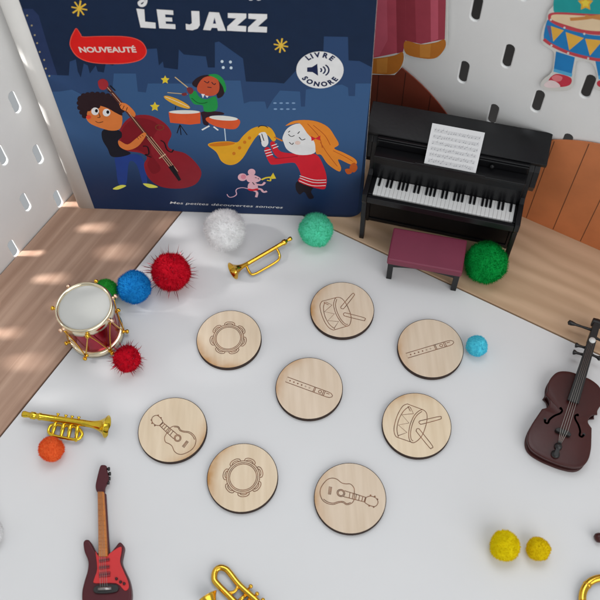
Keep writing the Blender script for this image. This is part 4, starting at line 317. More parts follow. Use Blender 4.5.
def cutout(name, label, cat, shapes, off, th=0.5):
    edge = smooth(shapes[0][2], 4) if shapes[0][1] == 'blob' else shapes[0][2]
    mb, ms, z = artwork(shapes[1:], th + 0.02, 0.008, PAPER)
    mb.prism(edge, 0, th, len(ms)); o = mb.build(name, ms + [PAPER['paper']], tri=True); wall_frame(o, off); return tag(o, label, cat)
cutout('drummer_cutout', 'paper cutout of a child in blue trousers carrying a red rimmed drum, on the pegboard', 'paper cutout', DATA['sticker'], 1.2)
cutout('curtain_cutout', 'paper cutout of a crimson stage curtain with gold hems, beside the book', 'paper cutout', DATA['curtain'], 2.2)
def plank_mat(name, c, dark):
    M = mat(name, lin(c), 0.5, noise=0.14, scale=40); return M
def stage(name, label, cs, r, col, seams, off):
    mb = MB(); pts = [(cs + r * math.cos(math.pi * k / 40), 0.3 + r * math.sin(math.pi * k / 40)) for k in range(41)]
    mb.prism(pts, 0, 0.6, 0)
    for s in seams:
        h = math.sqrt(max(0, r * r - (s - cs) ** 2)); mb.ribbon([(s, 0.8), (s, h - 0.6)], 0.5, 0.63, 1)
    o = mb.build(name, [plank_mat('print_' + name, col, 0), mat('seam_' + name, tuple(v * 0.3 for v in lin(col)), 0.6)], tri=True); wall_frame(o, off); return tag(o, label, 'paper cutout')
stage('stage_cutout', 'dark brown rounded paper cutout of boards under the stage curtain', -155, 81.2, (124, 54, 38), [-138, -122.6, -106.9, -91], 1.4)
stage('stage_cutout', 'orange rounded paper cutout of upright boards beside the black piano', 3, 79, (202, 120, 72), [-54, -38, -21.7, -5.3, 11, 27, 44, 60], 0.6)

# ------------------------------------------------------------------ book
BA = DATA['base']['bang']; LEAN = math.radians(2.0); BW, BH, BT = 167.5, 172.0, 11.0
book = thing('picture_book', 'dark blue jazz picture book for children, standing upright in the corner', 'book', (*DATA['base']['A0'], 0.3))
bx = Vector((math.cos(BA), math.sin(BA), 0)); bn = Vector((-bx.y, bx.x, 0)); by = Vector((0, 0, math.cos(LEAN))) + bn * math.sin(LEAN); bz = bx.cross(by)
mt = Matrix.Identity(4)
for i in range(3): mt[i][0], mt[i][1], mt[i][2] = bx[i], by[i], bz[i]
mt.translation = book.location; book.matrix_world = mt
def rrect(x0, y0, x1, y1, r, n=6, left=True):
    pts = []
    for cx, cy, a0 in ((x1 - r, y0 + r, -90), (x1 - r, y1 - r, 0)): pts += [(cx + r * math.cos(math.radians(a0 + 90 * k / n)), cy + r * math.sin(math.radians(a0 + 90 * k / n))) for k in range(n + 1)]
    return pts + [(x0, y1), (x0, y0)]
BOOKPAL = pal({'tower': (33, 49, 84), 'mid': (44, 70, 112), 'light': (58, 90, 136), 'ground2': (40, 66, 108), 'ground': (30, 52, 90), 'dot': (150, 140, 110), 'pale': (190, 205, 220), 'pale2': (120, 150, 185), 'gold': (226, 176, 60), 'yellow': (235, 190, 50),
 'pants': (34, 60, 128), 'bass': (132, 30, 40), 'bass2': (116, 24, 34), 'bassring': (110, 70, 40), 'shirt': (24, 26, 36), 'skin': (206, 116, 58), 'hair': (38, 24, 30), 'white': (235, 232, 228), 'black': (22, 20, 26), 'cheek': (214, 70, 50), 'neckwood': (88, 46, 40), 'string': (205, 170, 140),
 'scroll': (150, 40, 48), 'lemon': (220, 215, 90), 'tan': (190, 165, 120), 'trouser': (44, 24, 36), 'face2': (184, 78, 48), 'face3': (112, 44, 50), 'green': (30, 138, 66), 'greendk': (14, 84, 40), 'orange': (206, 84, 44), 'cream': (240, 228, 208), 'cymbal': (228, 160, 50),
 'legs': (30, 22, 30), 'sax': (226, 156, 34), 'saxdk': (196, 112, 24), 'dress': (196, 28, 44), 'dressdk': (130, 14, 30), 'face': (242, 236, 230), 'hairo': (232, 128, 42), 'hairdk': (178, 80, 26), 'blush': (236, 190, 180), 'pinkline': (215, 170, 185), 'pink': (232, 168, 178), 'pinkdk': (208, 128, 144),
 'redrim': (224, 78, 62), 'red': (204, 26, 24), 'paper': (236, 234, 230), 'navy': (24, 34, 70), 'cover': (18, 36, 62), 'bubbletext': (240, 190, 182)}, 1.25, 0.38)
CARD = mat('worn_card', (0.66, 0.62, 0.56), 0.85, noise=0.25, scale=300)
pb = MB(); pb.prism(rrect(1.0, 0, BW - 0.6, BH - 0.6, 8), -BT + 1.6, -1.6); pages = pb.build('page_block', mat('card_edges', (0.62, 0.57, 0.50), 0.8, noise=0.2, scale=400), book)
pb = MB(); pb.prism(rrect(10.5, 0, BW, BH, 8.5), -1.7, 0, 0, side=1); cover = pb.build('front_cover', [BOOKPAL['cover'], CARD], book, bevel=0.4)
pb = MB(); pb.prism(rrect(10.5, 0, BW, BH, 8.5), -BT, -BT + 1.5, 0); pb.build('back_cover', [BOOKPAL['cover']], book, bevel=0.35)
SPINE = mat('spine_paper', (0.70, 0.68, 0.645), 0.55, noise=0.03)
pb = MB(); R_ = 3.5
prof = [(10.48, 0.0)] + [(R_ - R_ * math.sin(a), -R_ + R_ * math.cos(a)) for a in [math.pi / 2 * k / 6 for k in range(7)]] + [(R_ - R_ * math.cos(a), -BT + R_ - R_ * math.sin(a)) for a in [math.pi / 2 * k / 6 for k in range(7)]] + [(10.48, -BT)]
rot = Matrix(((1, 0, 0), (0, 0, 1), (0, 1, 0)))
pb.prism(prof, 0, BH, 0, R=rot, smooth=True); pb.build('spine_strip', SPINE, book)
def on_cover(v):
    x, y = min(max(v[0], 10.6), BW - 0.25), max(v[1], 0.25); c = Vector((BW - 8.5, 8.5)); d = Vector((x, y)) - c
    if d.x > 0 and d.y < 0 and d.length > 8.25: d = d.normalized() * 8.25; x, y = c.x + d.x, c.y + d.y
    return (x, y, v[2])
def graded(name, hi, lo):
    # the printed night sky fades to darker blue towards the foot of the cover
    M = BOOKPAL[name]; nt = M.node_tree; b = nt.nodes['Principled BSDF']; tc = nt.nodes.new('ShaderNodeTexCoord'); sx = nt.nodes.new('ShaderNodeSeparateXYZ'); nt.links.new(tc.outputs['Object'], sx.inputs[0])
    mr = nt.nodes.new('ShaderNodeMapRange'); mr.interpolation_type = 'SMOOTHSTEP'; mr.inputs['From Min'].default_value = 0.012; mr.inputs['From Max'].default_value = 0.075; nt.links.new(sx.outputs['Y'], mr.inputs['Value'])
    mx = nt.nodes.new('ShaderNodeMix'); mx.data_type = 'RGBA'; mx.inputs['A'].default_value = (*[v * 1.25 for v in lin(lo)], 1); mx.inputs['B'].default_value = (*[v * 1.25 for v in lin(hi)], 1); nt.links.new(mr.outputs[0], mx.inputs['Factor']); nt.links.new(mx.outputs['Result'], b.inputs['Base Color'])
graded('light', (52, 84, 124), (25, 43, 76)); graded('mid', (40, 65, 102), (25, 43, 76))
am, ms, zt = artwork(DATA['book'][:], 0.02, 0.006, BOOKPAL, on_cover)
N0 = len(ms); ms2 = ms + [BOOKPAL['bubbletext'], BOOKPAL['white']]
put_text(am, 'NOUVEAUTÉ', 4.4, DATA['texts']['nouv'][0], DATA['texts']['nouv'][1], zt + 0.006, N0, bold=0.17)
put_text(am, 'Mes petites découvertes sonores', 3.0, DATA['texts']['bottom'][0], DATA['texts']['bottom'][1], zt + 0.006, N0 + 1, bold=0.005, shear=0.25)
am.build('cover_print', ms2, book, tri=True)
tm, ms, zt2 = artwork(DATA['title'], zt + 0.012, 0.005, BOOKPAL); tm.build('title_lettering', ms, book, tri=True)
bm_, ms, zt3 = artwork(DATA['badge'], zt + 0.012, 0.005, BOOKPAL); bt = DATA['badgetext']; NI = len(ms)
def arc_text(word, top, size, half):
    n = len(word); adv = []
    for ch in word:
        vs, fs = letters(ch, size, 0.2); adv.append((vs, fs, max(v[0] for v in vs) - min(v[0] for v in vs)))
    tot = sum(a[2] for a in adv); pos = 0
    for vs, fs, wd in adv:
        f = (pos + wd / 2) / tot; pos += wd
        a = (half - 2 * half * f) if top else (-half + 2 * half * f)
        r = 0.70 * bt['rx'] if top else 0.92 * bt['rx']
        ang = (math.pi / 2 + a) if top else (-math.pi / 2 + a)
        o = Vector((bt['c'][0] + r * math.cos(ang), bt['c'][1] + r * math.sin(ang))); tn = Vector((math.cos(a), math.sin(a))); nn = Vector((-tn.y, tn.x))
        x0 = min(v[0] for v in vs); out = []
        for v in vs:
            p = o + tn * ((v[0] - x0 - wd / 2) * 0.95) + nn * v[1]; out.append((p.x, p.y, zt3 + 0.008))
        bm_.add(out, fs, NI)
arc_text('LIVRE', True, 3.9, 0.80); arc_text('SONORE', False, 3.9, 1.05)
bm_.build('sound_badge', ms + [BOOKPAL['navy']], book, tri=True)

# ------------------------------------------------------------------ piano and bench
PW = 83.3
piano = thing('toy_piano', 'glossy black toy upright piano with a sheet of music on it', 'toy piano', (35.1, 268.1, 0.25), math.radians(-16.95))
YZX = Matrix(((0, 0, 1), (1, 0, 0), (0, 1, 0)))   # profile drawn in (y, z), extruded along x
side = [(0, 0), (3.2, 0), (4.2, 32.5), (13, 33), (13, 0), (38, 0), (38, 66), (24, 64), (20, 60), (16, 43.5), (13, 42), (-0.2, 41), (-0.4, 35.5), (0.6, 33)]
for x in (0.0, PW - 2.6):
    mb = MB(); mb.prism(side, x, x + 2.6, 0, R=YZX); xo = -3.0 if x == 0 else PW; mb.prism([(18.5, 50), (21, 44), (37.9, 44), (37.9, 65.8), (24, 63.9), (20.2, 60)], xo, xo + 3.0, 0, R=YZX); mb.build('side_panel', BLACKP, piano, bevel=0.3, tri=False)
mb = MB(); mb.box((2.6, 13.6, 0), (PW - 2.6, 15.6, 33.6)); mb.box((2.6, 12.9, 1.0), (PW - 2.6, 13.6, 3.5)); mb.box((2.6, 12.9, 28), (PW - 2.6, 13.6, 31)); mb.build('lower_panel', BLACKP, piano, bevel=0.25)
mb = MB(); mb.box((2.6, 36.0, 0), (PW - 2.6, 38, 66)); mb.build('back_panel', BLACKP, piano, bevel=0.2)
kb = MB(); kb.box((2.6, 0.6, 33.6), (PW - 2.6, 22.5, 36.8)); kb.box((2.6, 0.2, 34.2), (PW - 2.6, 2.6, 38.6)); kb.box((2.6, 2.6, 36.8), (4.9, 14, 39.4)); kb.box((PW - 4.0, 2.6, 36.8), (PW - 2.6, 14, 39.4))
keyboard = kb.build('keyboard', BLACKP, piano, bevel=0.25)
kw = (79.4 - 5.0) / 35
wk = MB(); wk.box((0.035, 3.3, 36.9), (kw - 0.035, 14.6, 38.9)); k0 = wk.build('white_key', KEYW, keyboard, bevel=0.16)
bk_ = MB(); bk_.box((-0.62, 9.0, 38.0), (0.62, 14.6, 39.7)); b0 = bk_.build('black_key', BLACKP, keyboard, bevel=0.2)
def dup(o, parent, loc):
    c = o.copy(); COL.objects.link(c); c.parent = parent; c.location = Vector(loc) * MM; return c
for i in range(35):
    if i == 0: k0.location = (5.0 * MM, 0, 0)
    else: dup(k0, keyboard, (5.0 + kw * i, 0, 0))
blacks = [1] + [2 + 7 * o_ + k for o_ in range(4) for k in (1, 2, 4, 5, 6)] + [31, 32, 34]
for i, b_ in enumerate(blacks):
    if i == 0: b0.location = ((5.0 + kw * b_) * MM, 0, 0)
    else: dup(b0, keyboard, (5.0 + kw * b_, 0, 0))
mb = MB(); mb.prism([(14.8, 36.8), (17.5, 36.8), (17.5, 56.8), (15.6, 56.8), (14.8, 50)], 2.6, PW - 2.6, 0, R=YZX); mb.build('fallboard', BLACKP, piano, bevel=0.3)
mb = MB(); mb.box((2.6, 12.6, 56.8), (PW - 2.6, 19.4, 58.3)); mb.box((24, 12.2, 58.3), (60, 13.0, 59.4)); mb.build('music_ledge', BLACKP, piano, bevel=0.25)
mb = MB(); mb.box((2.6, 19.6, 57), (PW - 2.6, 21.4, 64.5)); mb.box((2.6, 18.9, 62.3), (PW - 2.6, 19.6, 63.6)); mb.build('upper_panel', BLACKP, piano, bevel=0.25)
mb = MB(); mb.ball((62.5, 18.4, 60.6), 1.3); mb.build('knob', BLACKP, piano)
RL = Matrix.Translation((0, 39.6, 68.6)) @ Matrix.Rotation(math.radians(13), 4, 'X')
mb = MB(); mb.box((-4.4, -18.6, -1.6), (PW + 5.4, 0, 1.2), R=RL); mb.build('lid', BLACKP, piano, bevel=0.4)
# sheet of music leaning on the ledge and the lid
sheet = thing('music_sheet', 'small white sheet of printed music leaning on the piano', 'sheet music')
A_ = Vector((28.6, 13.9, 58.5)); up_ = Vector((0, 13.8, 15.4)).normalized(); SW, SH = 26.6, 20.6
rotp = Matrix.Rotation(math.radians(-16.95), 3, 'Z'); ex = rotp @ Vector((1, 0, 0)); ey = rotp @ up_; ez = ex.cross(ey); oo = (rotp @ A_ + Vector((35.1, 268.1, 0.25))) * MM
mt = Matrix.Identity(4)
for i in range(3): mt[i][0], mt[i][1], mt[i][2], mt[i][3] = ex[i], ey[i], ez[i], oo[i]
sheet.matrix_world = mt
SHEETP = mat('sheet_paper', (0.72, 0.72, 0.725), 0.6, noise=0.02); INK = mat('grey_ink', (0.33, 0.33, 0.35), 0.7)
mb = MB(); mb.box((0, 0, 0), (SW, SH, 0.22)); mb.build('paper', SHEETP, sheet)
mb = MB(); rng = random.Random(3)
for r in range(6):
    y = SH - 2.6 - r * 3.05
    for q in range(5): mb.ribbon([(1.6, y - q * 0.36), (SW - 1.6, y - q * 0.36)], 0.075, 0.24)
    x = 2.2
    while x < SW - 2:
        yy = y - rng.random() * 1.5; mb.flat([(x + 0.3 * math.cos(a), yy + 0.22 * math.sin(a)) for a in [math.pi * k / 4 for k in range(8)]], 0.25)
        mb.ribbon([(x + 0.26, yy), (x + 0.26, yy + 1.1)], 0.09, 0.255); x += 0.75 + rng.random() * 1.3
mb.build('printed_notes', INK, sheet)
# bench
bench = thing('piano_bench', 'little black piano bench with a burgundy cushion, before the keyboard', 'piano bench', (48.0, 240.3, 0), math.radians(-14.9))
BURG = mat('burgundy_plastic', lin((124, 46, 70)), 0.5, noise=0.06, bump=0.06, bscale=400)
mb = MB(); mb.box((-0.6, -0.4, 15.4), (39.6, 21.0, 20.4)); mb.build('seat_cushion', BURG, bench, bevel=0.9, bseg=3)
mb = MB()
for y0, y1 in ((0.9, 2.4), (18.0, 19.5)):
    pts = [(2, 15.4), (37, 15.4), (37, 11.2)] + [(37 - 35 * k / 10, 11.2 + 2.7 * math.sin(math.pi * k / 10)) for k in range(1, 11)]
    mb.prism(pts, -y1, -y0, 0, R=Matrix(((1, 0, 0), (0, 0, -1), (0, 1, 0))))
mb.box((0.9, 2.4, 12.6), (2.4, 18.0, 15.4)); mb.box((36.6, 2.4, 12.6), (38.1, 18.0, 15.4)); mb.build('apron', BLACKP, bench, bevel=0.15)
lg = MB(); lg.prism([(-1.5, -1.5), (1.5, -1.5), (1.5, 1.5), (-1.5, 1.5)], 0, 15.4); l0 = lg.build('leg', BLACKP, bench, bevel=0.3)
for i, (x, y) in enumerate(((1.6, 1.6), (37.4, 1.6), (1.6, 18.8), (37.4, 18.8))):
    if i == 0: l0.location = (x * MM, y * MM, 0)
    else: dup(l0, bench, (x, y, 0))

# ------------------------------------------------------------------ engraved wooden discs
def disc_mat(name, a):
    tn = 1.0 + 0.06 * math.sin(a * 7.3); tb = tn * (1.0 + 0.05 * math.sin(a * 12.9))
    M = bpy.data.materials.new(name); M.use_nodes = True; nt = M.node_tree; b = nt.nodes['Principled BSDF']
    tc = nt.nodes.new('ShaderNodeTexCoord'); mp = nt.nodes.new('ShaderNodeMapping'); mp.inputs['Rotation'].default_value = (0, 0, a * 2.3); mp.inputs['Scale'].default_value = (300, 26, 30); mp.inputs['Location'].default_value = (a, a * 2, 0)
    nt.links.new(tc.outputs['Object'], mp.inputs['Vector'])
    n = nt.nodes.new('ShaderNodeTexNoise'); n.inputs['Scale'].default_value = 1.0; n.inputs['Detail'].default_value = 5; nt.links.new(mp.outputs[0], n.inputs['Vector'])
    r = nt.nodes.new('ShaderNodeValToRGB'); r.color_ramp.elements[0].position = 0.3; r.color_ramp.elements[0].color = (0.69 * tn, 0.545 * tn, 0.385 * tb, 1); r.color_ramp.elements[1].position = 0.75; r.color_ramp.elements[1].color = (0.81 * tn, 0.67 * tn, 0.505 * tb, 1)
    nt.links.new(n.outputs['Fac'], r.inputs[0])
    # the laser's brown scorch along one stretch of the rim
    ln = nt.nodes.new('ShaderNodeVectorMath'); ln.operation = 'LENGTH'; nt.links.new(tc.outputs['Object'], ln.inputs[0])
    mr = nt.nodes.new('ShaderNodeMapRange'); mr.inputs['From Min'].default_value = 0.0110; mr.inputs['From Max'].default_value = 0.0178; nt.links.new(ln.outputs['Value'], mr.inputs['Value'])
    dt = nt.nodes.new('ShaderNodeVectorMath'); dt.operation = 'DOT_PRODUCT'; dt.inputs[1].default_value = (math.cos(a), math.sin(a), 0); nt.links.new(tc.outputs['Object'], dt.inputs[0])
    m2 = nt.nodes.new('ShaderNodeMapRange'); m2.inputs['From Min'].default_value = 0.006; m2.inputs['From Max'].default_value = 0.018; nt.links.new(dt.outputs['Value'], m2.inputs['Value'])
    n2 = nt.nodes.new('ShaderNodeTexNoise'); n2.inputs['Scale'].default_value = 160; nt.links.new(tc.outputs['Object'], n2.inputs['Vector'])
    mm = nt.nodes.new('ShaderNodeMath'); mm.operation = 'MULTIPLY'; nt.links.new(mr.outputs[0], mm.inputs[0]); nt.links.new(m2.outputs[0], mm.inputs[1])
    m4 = nt.nodes.new('ShaderNodeMath'); m4.operation = 'MULTIPLY'; nt.links.new(mm.outputs[0], m4.inputs[0]); nt.links.new(n2.outputs['Fac'], m4.inputs[1])
    m5 = nt.nodes.new('ShaderNodeMath'); m5.operation = 'MULTIPLY'; m5.inputs[1].default_value = 1.0 + 1.3 * abs(math.sin(a * 5.0)); m5.use_clamp = True; nt.links.new(m4.outputs[0], m5.inputs[0])
    mx = nt.nodes.new('ShaderNodeMix'); mx.data_type = 'RGBA'; mx.inputs['B'].default_value = (0.50, 0.25, 0.08, 1); nt.links.new(m5.outputs[0], mx.inputs['Factor']); nt.links.new(r.outputs[0], mx.inputs['A'])
    nt.links.new(mx.outputs['Result'], b.inputs['Base Color']); b.inputs['Roughness'].default_value = 0.6; b.inputs['Specular IOR Level'].default_value = 0.25
    return M
CHAR = mat('charred_edge', (0.030, 0.014, 0.009), 0.75, noise=0.4, scale=250)
BURN = mat('burnt_line', (0.21, 0.095, 0.05), 0.8, noise=0.5, scale=350)
def tambourine(rot, dx, dy):
    L = [('c', [(dx + 6.5 * math.cos(a), dy + 6.5 * math.sin(a)) for a in [math.pi * k / 18 for k in range(36)]]), ('c', [(dx + 7.2 * math.cos(a), dy + 7.2 * math.sin(a)) for a in [math.pi * k / 18 for k in range(36)]])]
    for k in range(7):
        c = rot + 2 * math.pi * k / 7
        L.append(('o', [(dx + r * math.cos(c + t), dy + r * math.sin(c + t)) for t, r in ((-0.32, 8.1), (-0.30, 9.1), (-0.16, 9.7), (0, 9.8), (0.16, 9.7), (0.30, 9.1), (0.32, 8.1))]))
        L.append(('o', [(dx + r * math.cos(c + t), dy + r * math.sin(c + t)) for t, r in ((-0.25, 8.0), (-0.15, 8.7), (0, 8.9), (0.15, 8.7), (0.25, 8.0))]))
        L.append(('o', [(dx + 8.1 * math.cos(c + t), dy + 8.1 * math.sin(c + t)) for t in (-0.32, -0.1, 0.1, 0.32)]))
        L.append(('o', [(dx + 8.1 * math.cos(c + t), dy + 8.1 * math.sin(c + t)) for t in (0.32, 0.45, 0.58)]))
    return L
def recorder(a, b):
    a = Vector(a); b = Vector(b); e = (b - a); Lg = e.length; e.normalize(); n = Vector((-e.y, e.x))
    def q(x, y): v = a + e * x * Lg + n * y; return (v.x, v.y)
    L = [('p', [q(0, 1.45), q(0.9, 1.45), q(0.96, 1.2), q(1.0, 0.4), q(1.0, -0.4), q(0.96, -1.2), q(0.9, -1.45), q(0, -1.45)])]
    L += [('p0', [q(x, 1.55), q(x, -1.55)]) for x in (0.60, 0.625, 0.80, 0.83)]
    L.append(('c', [q(0.735 + 0.03 * math.cos(t), 0.75 * math.sin(t)) for t in [math.pi * k / 6 for k in range(12)]]))
    L += [('p0', [q(0.86, 0.5), q(0.93, 0.5)])]
    for k in range(6): L.append(('d' if k < 4 else 'h', [q(0.08 + k * 0.085, 0.0)]))
    return L
discs = {'tambA': ('with an engraved tambourine, touching nothing, beside the small gold bugle', 1.5, -0.8), 'drumA': ('with an engraved drum, nearest to the piano bench', -0.2, 3.0), 'flA': ('with an engraved recorder, in the middle of the ring of discs', 0.4, 2.6),
 'tambB': ('with an engraved tambourine, nearest to the gold trombone', 1.1, 2.9), 'guB': ('with an engraved guitar whose neck points towards the violin', 0.7, 3.1), 'guA': ('with an engraved guitar whose neck points towards the toy drum', 0.9, -0.7),
 'drB': ('with an engraved drum, between the violin and the middle disc', 1.9, 1.9), 'flB': ('with an engraved recorder, touching the light blue pompom', 0.3, 3.1)}
discs['tambA'] = ('with an engraved tambourine, nearest to the gold bugle', 1.5, -2.2)
LINES = {'tambA': tambourine(math.pi / 2 - 0.08, -0.3, 0.4), 'tambB': tambourine(1.15, 0.3, 0.1), 'guA': DATA['guA'], 'guB': DATA['guB'], 'drumA': DATA['drA'], 'drB': DATA['drB'], 'flA': recorder(*DATA['fl']['flA']), 'flB': recorder(*DATA['fl']['flB'])}
for n_, (lab, _, sc) in discs.items():
    cx, cy = DATA['discs'][n_]; d = thing('wooden_disc', 'round plywood disc ' + lab, 'wooden disc', (cx, cy, 0.02), 0, 'engraved wooden discs')
    mb = MB(); R_ = 17.3; N_ = 72; cir = [(R_ * math.cos(2 * math.pi * k / N_), R_ * math.sin(2 * math.pi * k / N_)) for k in range(N_)]
    mb.add([(x, y, 0) for x, y in cir] + [(x, y, 2.45) for x, y in cir], [(k, (k + 1) % N_, N_ + (k + 1) % N_, N_ + k) for k in range(N_)], 1, True)
    mb.add([(x, y, 2.45) for x, y in cir] + [(x * 0.982, y * 0.982, 2.6) for x, y in cir], [(k, (k + 1) % N_, N_ + (k + 1) % N_, N_ + k) for k in range(N_)], 1, True)
    mb.flat([(x * 0.982, y * 0.982) for x, y in cir], 2.6, 0); mb.flat([(x, -y) for x, y in cir], 0, 1)
    mb.build('plywood_round', [disc_mat('plywood_face', sc), CHAR], d)
    mb = MB(); z = 2.62
    for i, (t, L) in enumerate(LINES[n_]):
        z += 0.0015; wd = 0.38
        if t == 'c': mb.ribbon(smooth(L, 4), wd, z, 0, True)
        elif t == 'o': mb.ribbon(smooth(L, 4, False) if len(L) > 2 else L, wd, z)
        elif t == 'p': mb.ribbon(L, wd, z, 0, True)
        elif t == 'p0': mb.ribbon(L, wd, z)
        elif t == 'd': mb.flat([(L[0][0] + 0.42 * math.cos(a), L[0][1] + 0.42 * math.sin(a)) for a in [math.pi * k / 5 for k in range(10)]], z)
        else: mb.ribbon([(L[0][0] + 0.35 * math.cos(a), L[0][1] + 0.35 * math.sin(a)) for a in [math.pi * k / 5 for k in range(10)]], 0.16, z, 0, True)
    mb.build('engraving', BURN, d)

# ------------------------------------------------------------------ pompoms
def fuzz_mat(name, c, rough=0.9):
    M = mat(name, c, rough, spec=0.1, noise=0.10, scale=250, sheen=0.2); b = M.node_tree.nodes['Principled BSDF']
    b.inputs['Subsurface Weight'].default_value = 0.5; b.inputs['Subsurface Radius'].default_value = (1, 1, 1); b.inputs['Subsurface Scale'].default_value = 0.0015
    return M
def fibre_mat(name, c):
    # thin wool fibres pass part of the light
    M = bpy.data.materials.new(name); M.use_nodes = True; nt = M.node_tree; nt.nodes.clear(); o = nt.nodes.new('ShaderNodeOutputMaterial')
    d = nt.nodes.new('ShaderNodeBsdfDiffuse'); t = nt.nodes.new('ShaderNodeBsdfTranslucent'); x = nt.nodes.new('ShaderNodeMixShader'); x.inputs[0].default_value = 0.5
    n = nt.nodes.new('ShaderNodeTexNoise'); n.inputs['Scale'].default_value = 300; tc = nt.nodes.new('ShaderNodeTexCoord'); nt.links.new(tc.outputs['Object'], n.inputs['Vector'])
    r = nt.nodes.new('ShaderNodeValToRGB'); r.color_ramp.elements[0].color = (*[v * 0.92 for v in c], 1); r.color_ramp.elements[1].color = (*[min(0.95, v * 1.12) for v in c], 1); nt.links.new(n.outputs['Fac'], r.inputs[0])
    for b in (d, t): nt.links.new(r.outputs[0], b.inputs['Color'])
    nt.links.new(d.outputs[0], x.inputs[1]); nt.links.new(t.outputs[0], x.inputs[2]); nt.links.new(x.outputs[0], o.inputs[0]); return M
def pompom(name, label, c, col, seed, tinsel=False, strand=None):
    x, y, r = c; rng = random.Random(seed); mb = MB(); rc = r * 0.935
    sub = bmesh.new(); bmesh.ops.create_icosphere(sub, subdivisions=4, radius=1.0)
    off = Vector((seed * 3.1, seed, 0)); from mathutils import noise as nz
    sub.verts.ensure_lookup_table()
    def rad(v): return rc * (1 + 0.085 * nz.noise(v * 1.7 + off) + 0.022 * nz.noise(v * 6.5 + off) + 0.01 * nz.noise(v * 17 + off))
    mb.add([v.co.normalized() * rad(v.co.normalized()) for v in sub.verts], [tuple(v.index for v in f.verts) for f in sub.faces], 0, True); sub.free()
    n = int(3800 * min(1.6, max(0.55, (r / 9.0) ** 1.3)))
    for _ in range(n):
        d = Vector((rng.gauss(0, 1), rng.gauss(0, 1), rng.gauss(0, 1))).normalized(); t = d.cross(Vector((rng.gauss(0, 1), rng.gauss(0, 1), rng.gauss(0, 1)))).normalized()
        b = rad(d); h = r * (0.05 + 0.085 * rng.random()); tip = d * (b + h) + t * h * (rng.random() - 0.3) * 1.6; w_ = 0.10 + 0.07 * rng.random(); s_ = d.cross(t)
        base = d * (b - 0.25)
        mb.add([base + s_ * w_, base - s_ * w_, tip], [(0, 1, 2)], 1)
    mats = [fuzz_mat('wool_' + name, col), fibre_mat('fibre_' + name, col)]
    if tinsel:
        mats.append(mat('tinsel_' + name, strand, 0.25, metal=0.7))
        for _ in range(int(tinsel)):
            d = Vector((rng.gauss(0, 1), rng.gauss(0, 1), rng.gauss(0, 1))).normalized()
            if d.z * (r * 1.4) < -r * 0.9: continue
            t = d.cross(Vector((rng.gauss(0, 1), rng.gauss(0, 1), rng.gauss(0, 1)))).normalized(); h = r * (1.12 + 0.48 * rng.random()); s_ = d.cross(t); w_ = 0.17
            a = d * rc * 0.9; b = d * (rc + (h - rc) * 0.5) + t * 0.25; e = d * h + t * rng.uniform(-2.0, 2.0)
            mb.add([a + s_ * w_, a - s_ * w_, b + s_ * w_, b - s_ * w_, e], [(0, 1, 3, 2), (2, 3, 4)], 2)
    o = mb.build('pompom', mats, None, (x, y, r * 0.985));  return tag(o, label, 'pompom', 'craft pompoms scattered on the table')
pm = DATA['pom']
pompom('white', 'white fluffy pompom at the foot of the book', pm['white'], (0.88, 0.88, 0.88), 1)
pompom('mint', 'mint green pompom at the foot of the book', pm['mint'], lin((92, 218, 176)), 2)
pompom('tinsel_red', 'large red pompom bristling with tinsel, beside the blue one', pm['tinsel'], lin((200, 16, 38)), 3, 150, (0.30, 0.02, 0.04))
pompom('blue', 'bright blue pompom between the toy drum and the large red pompom', pm['blue'], lin((26, 132, 205)), 4)
pompom('leaf', 'grass green pompom mostly hidden behind the toy drum', pm['green_small'], lin((40, 150, 50)), 5)
pompom('small_red', 'small red tinsel pompom leaning at the foot of the toy drum', pm['tinsel_small'], lin((200, 14, 36)), 6, 170, (0.45, 0.02, 0.05))
pompom('green', 'large deep green pompom beside the piano bench', pm['green'], lin((8, 146, 62)), 7)
pompom('cyan', 'light blue small pompom touching a recorder disc', pm['cyan'], lin((85, 210, 235)), 8)
pompom('orange', 'orange pompom below the trumpet with valves', pm['orange'], lin((240, 100, 48)), 9)
pompom('yellow', 'larger of the two yellow pompoms', pm['yellow'], lin((232, 208, 10)), 10)
pompom('lemon', 'smaller of the two yellow pompoms', pm['yellow_small'], lin((228, 196, 10)), 11)
pompom('edge_white', 'white pompom cut off by the picture edge', pm['white_edge'], (0.78, 0.78, 0.78), 12)

# ------------------------------------------------------------------ toy drum
drum = thing('toy_drum', 'tiny red metallic drum with pale gold hoops and a grey head', 'toy drum', (-109.6, 212.6, 0.2))
REDM = mat('red_foil', (0.36, 0.012, 0.035), 0.2, metal=0.85, noise=0.15, scale=90, bump=0.15, bscale=160)
HEAD = mat('grey_drumhead', (0.55, 0.55, 0.52), 0.35, noise=0.02)
mb = MB(); mb.lathe([(13.1, 3), (13.1, 28)], seg=64); mb.build('shell', REDM, drum)
for z in (1.0, 26.0):
    mb = MB(); mb.lathe([(12.6, z - 1.2), (14.3, z - 1.2), (14.8, z - 0.6), (14.8, z + 3.4), (14.5, z + 4.2), (13.9, z + 4.4), (13.2, z + 4.0), (12.9, z + 2.6)] if z > 5 else [(12.6, z - 0.4), (14.2, z - 0.4), (14.7, z), (14.7, z + 3.4), (14.2, z + 3.9), (12.9, z + 3.9)], seg=72); mb.build('hoop', PALEGOLD, drum)
mb = MB(); mb.lathe([(0, 29.0), (13.3, 29.0)], seg=64); mb.build('drumhead', HEAD, drum)
mb = MB(); mb.lathe([(0.01, 0.7), (13, 0.7)], seg=48); mb.build('bottom_skin', HEAD, drum)
NS = 7; PINKP = mat('pink_gold', (0.86, 0.60, 0.44), 0.2, metal=1.0)
mb = MB()
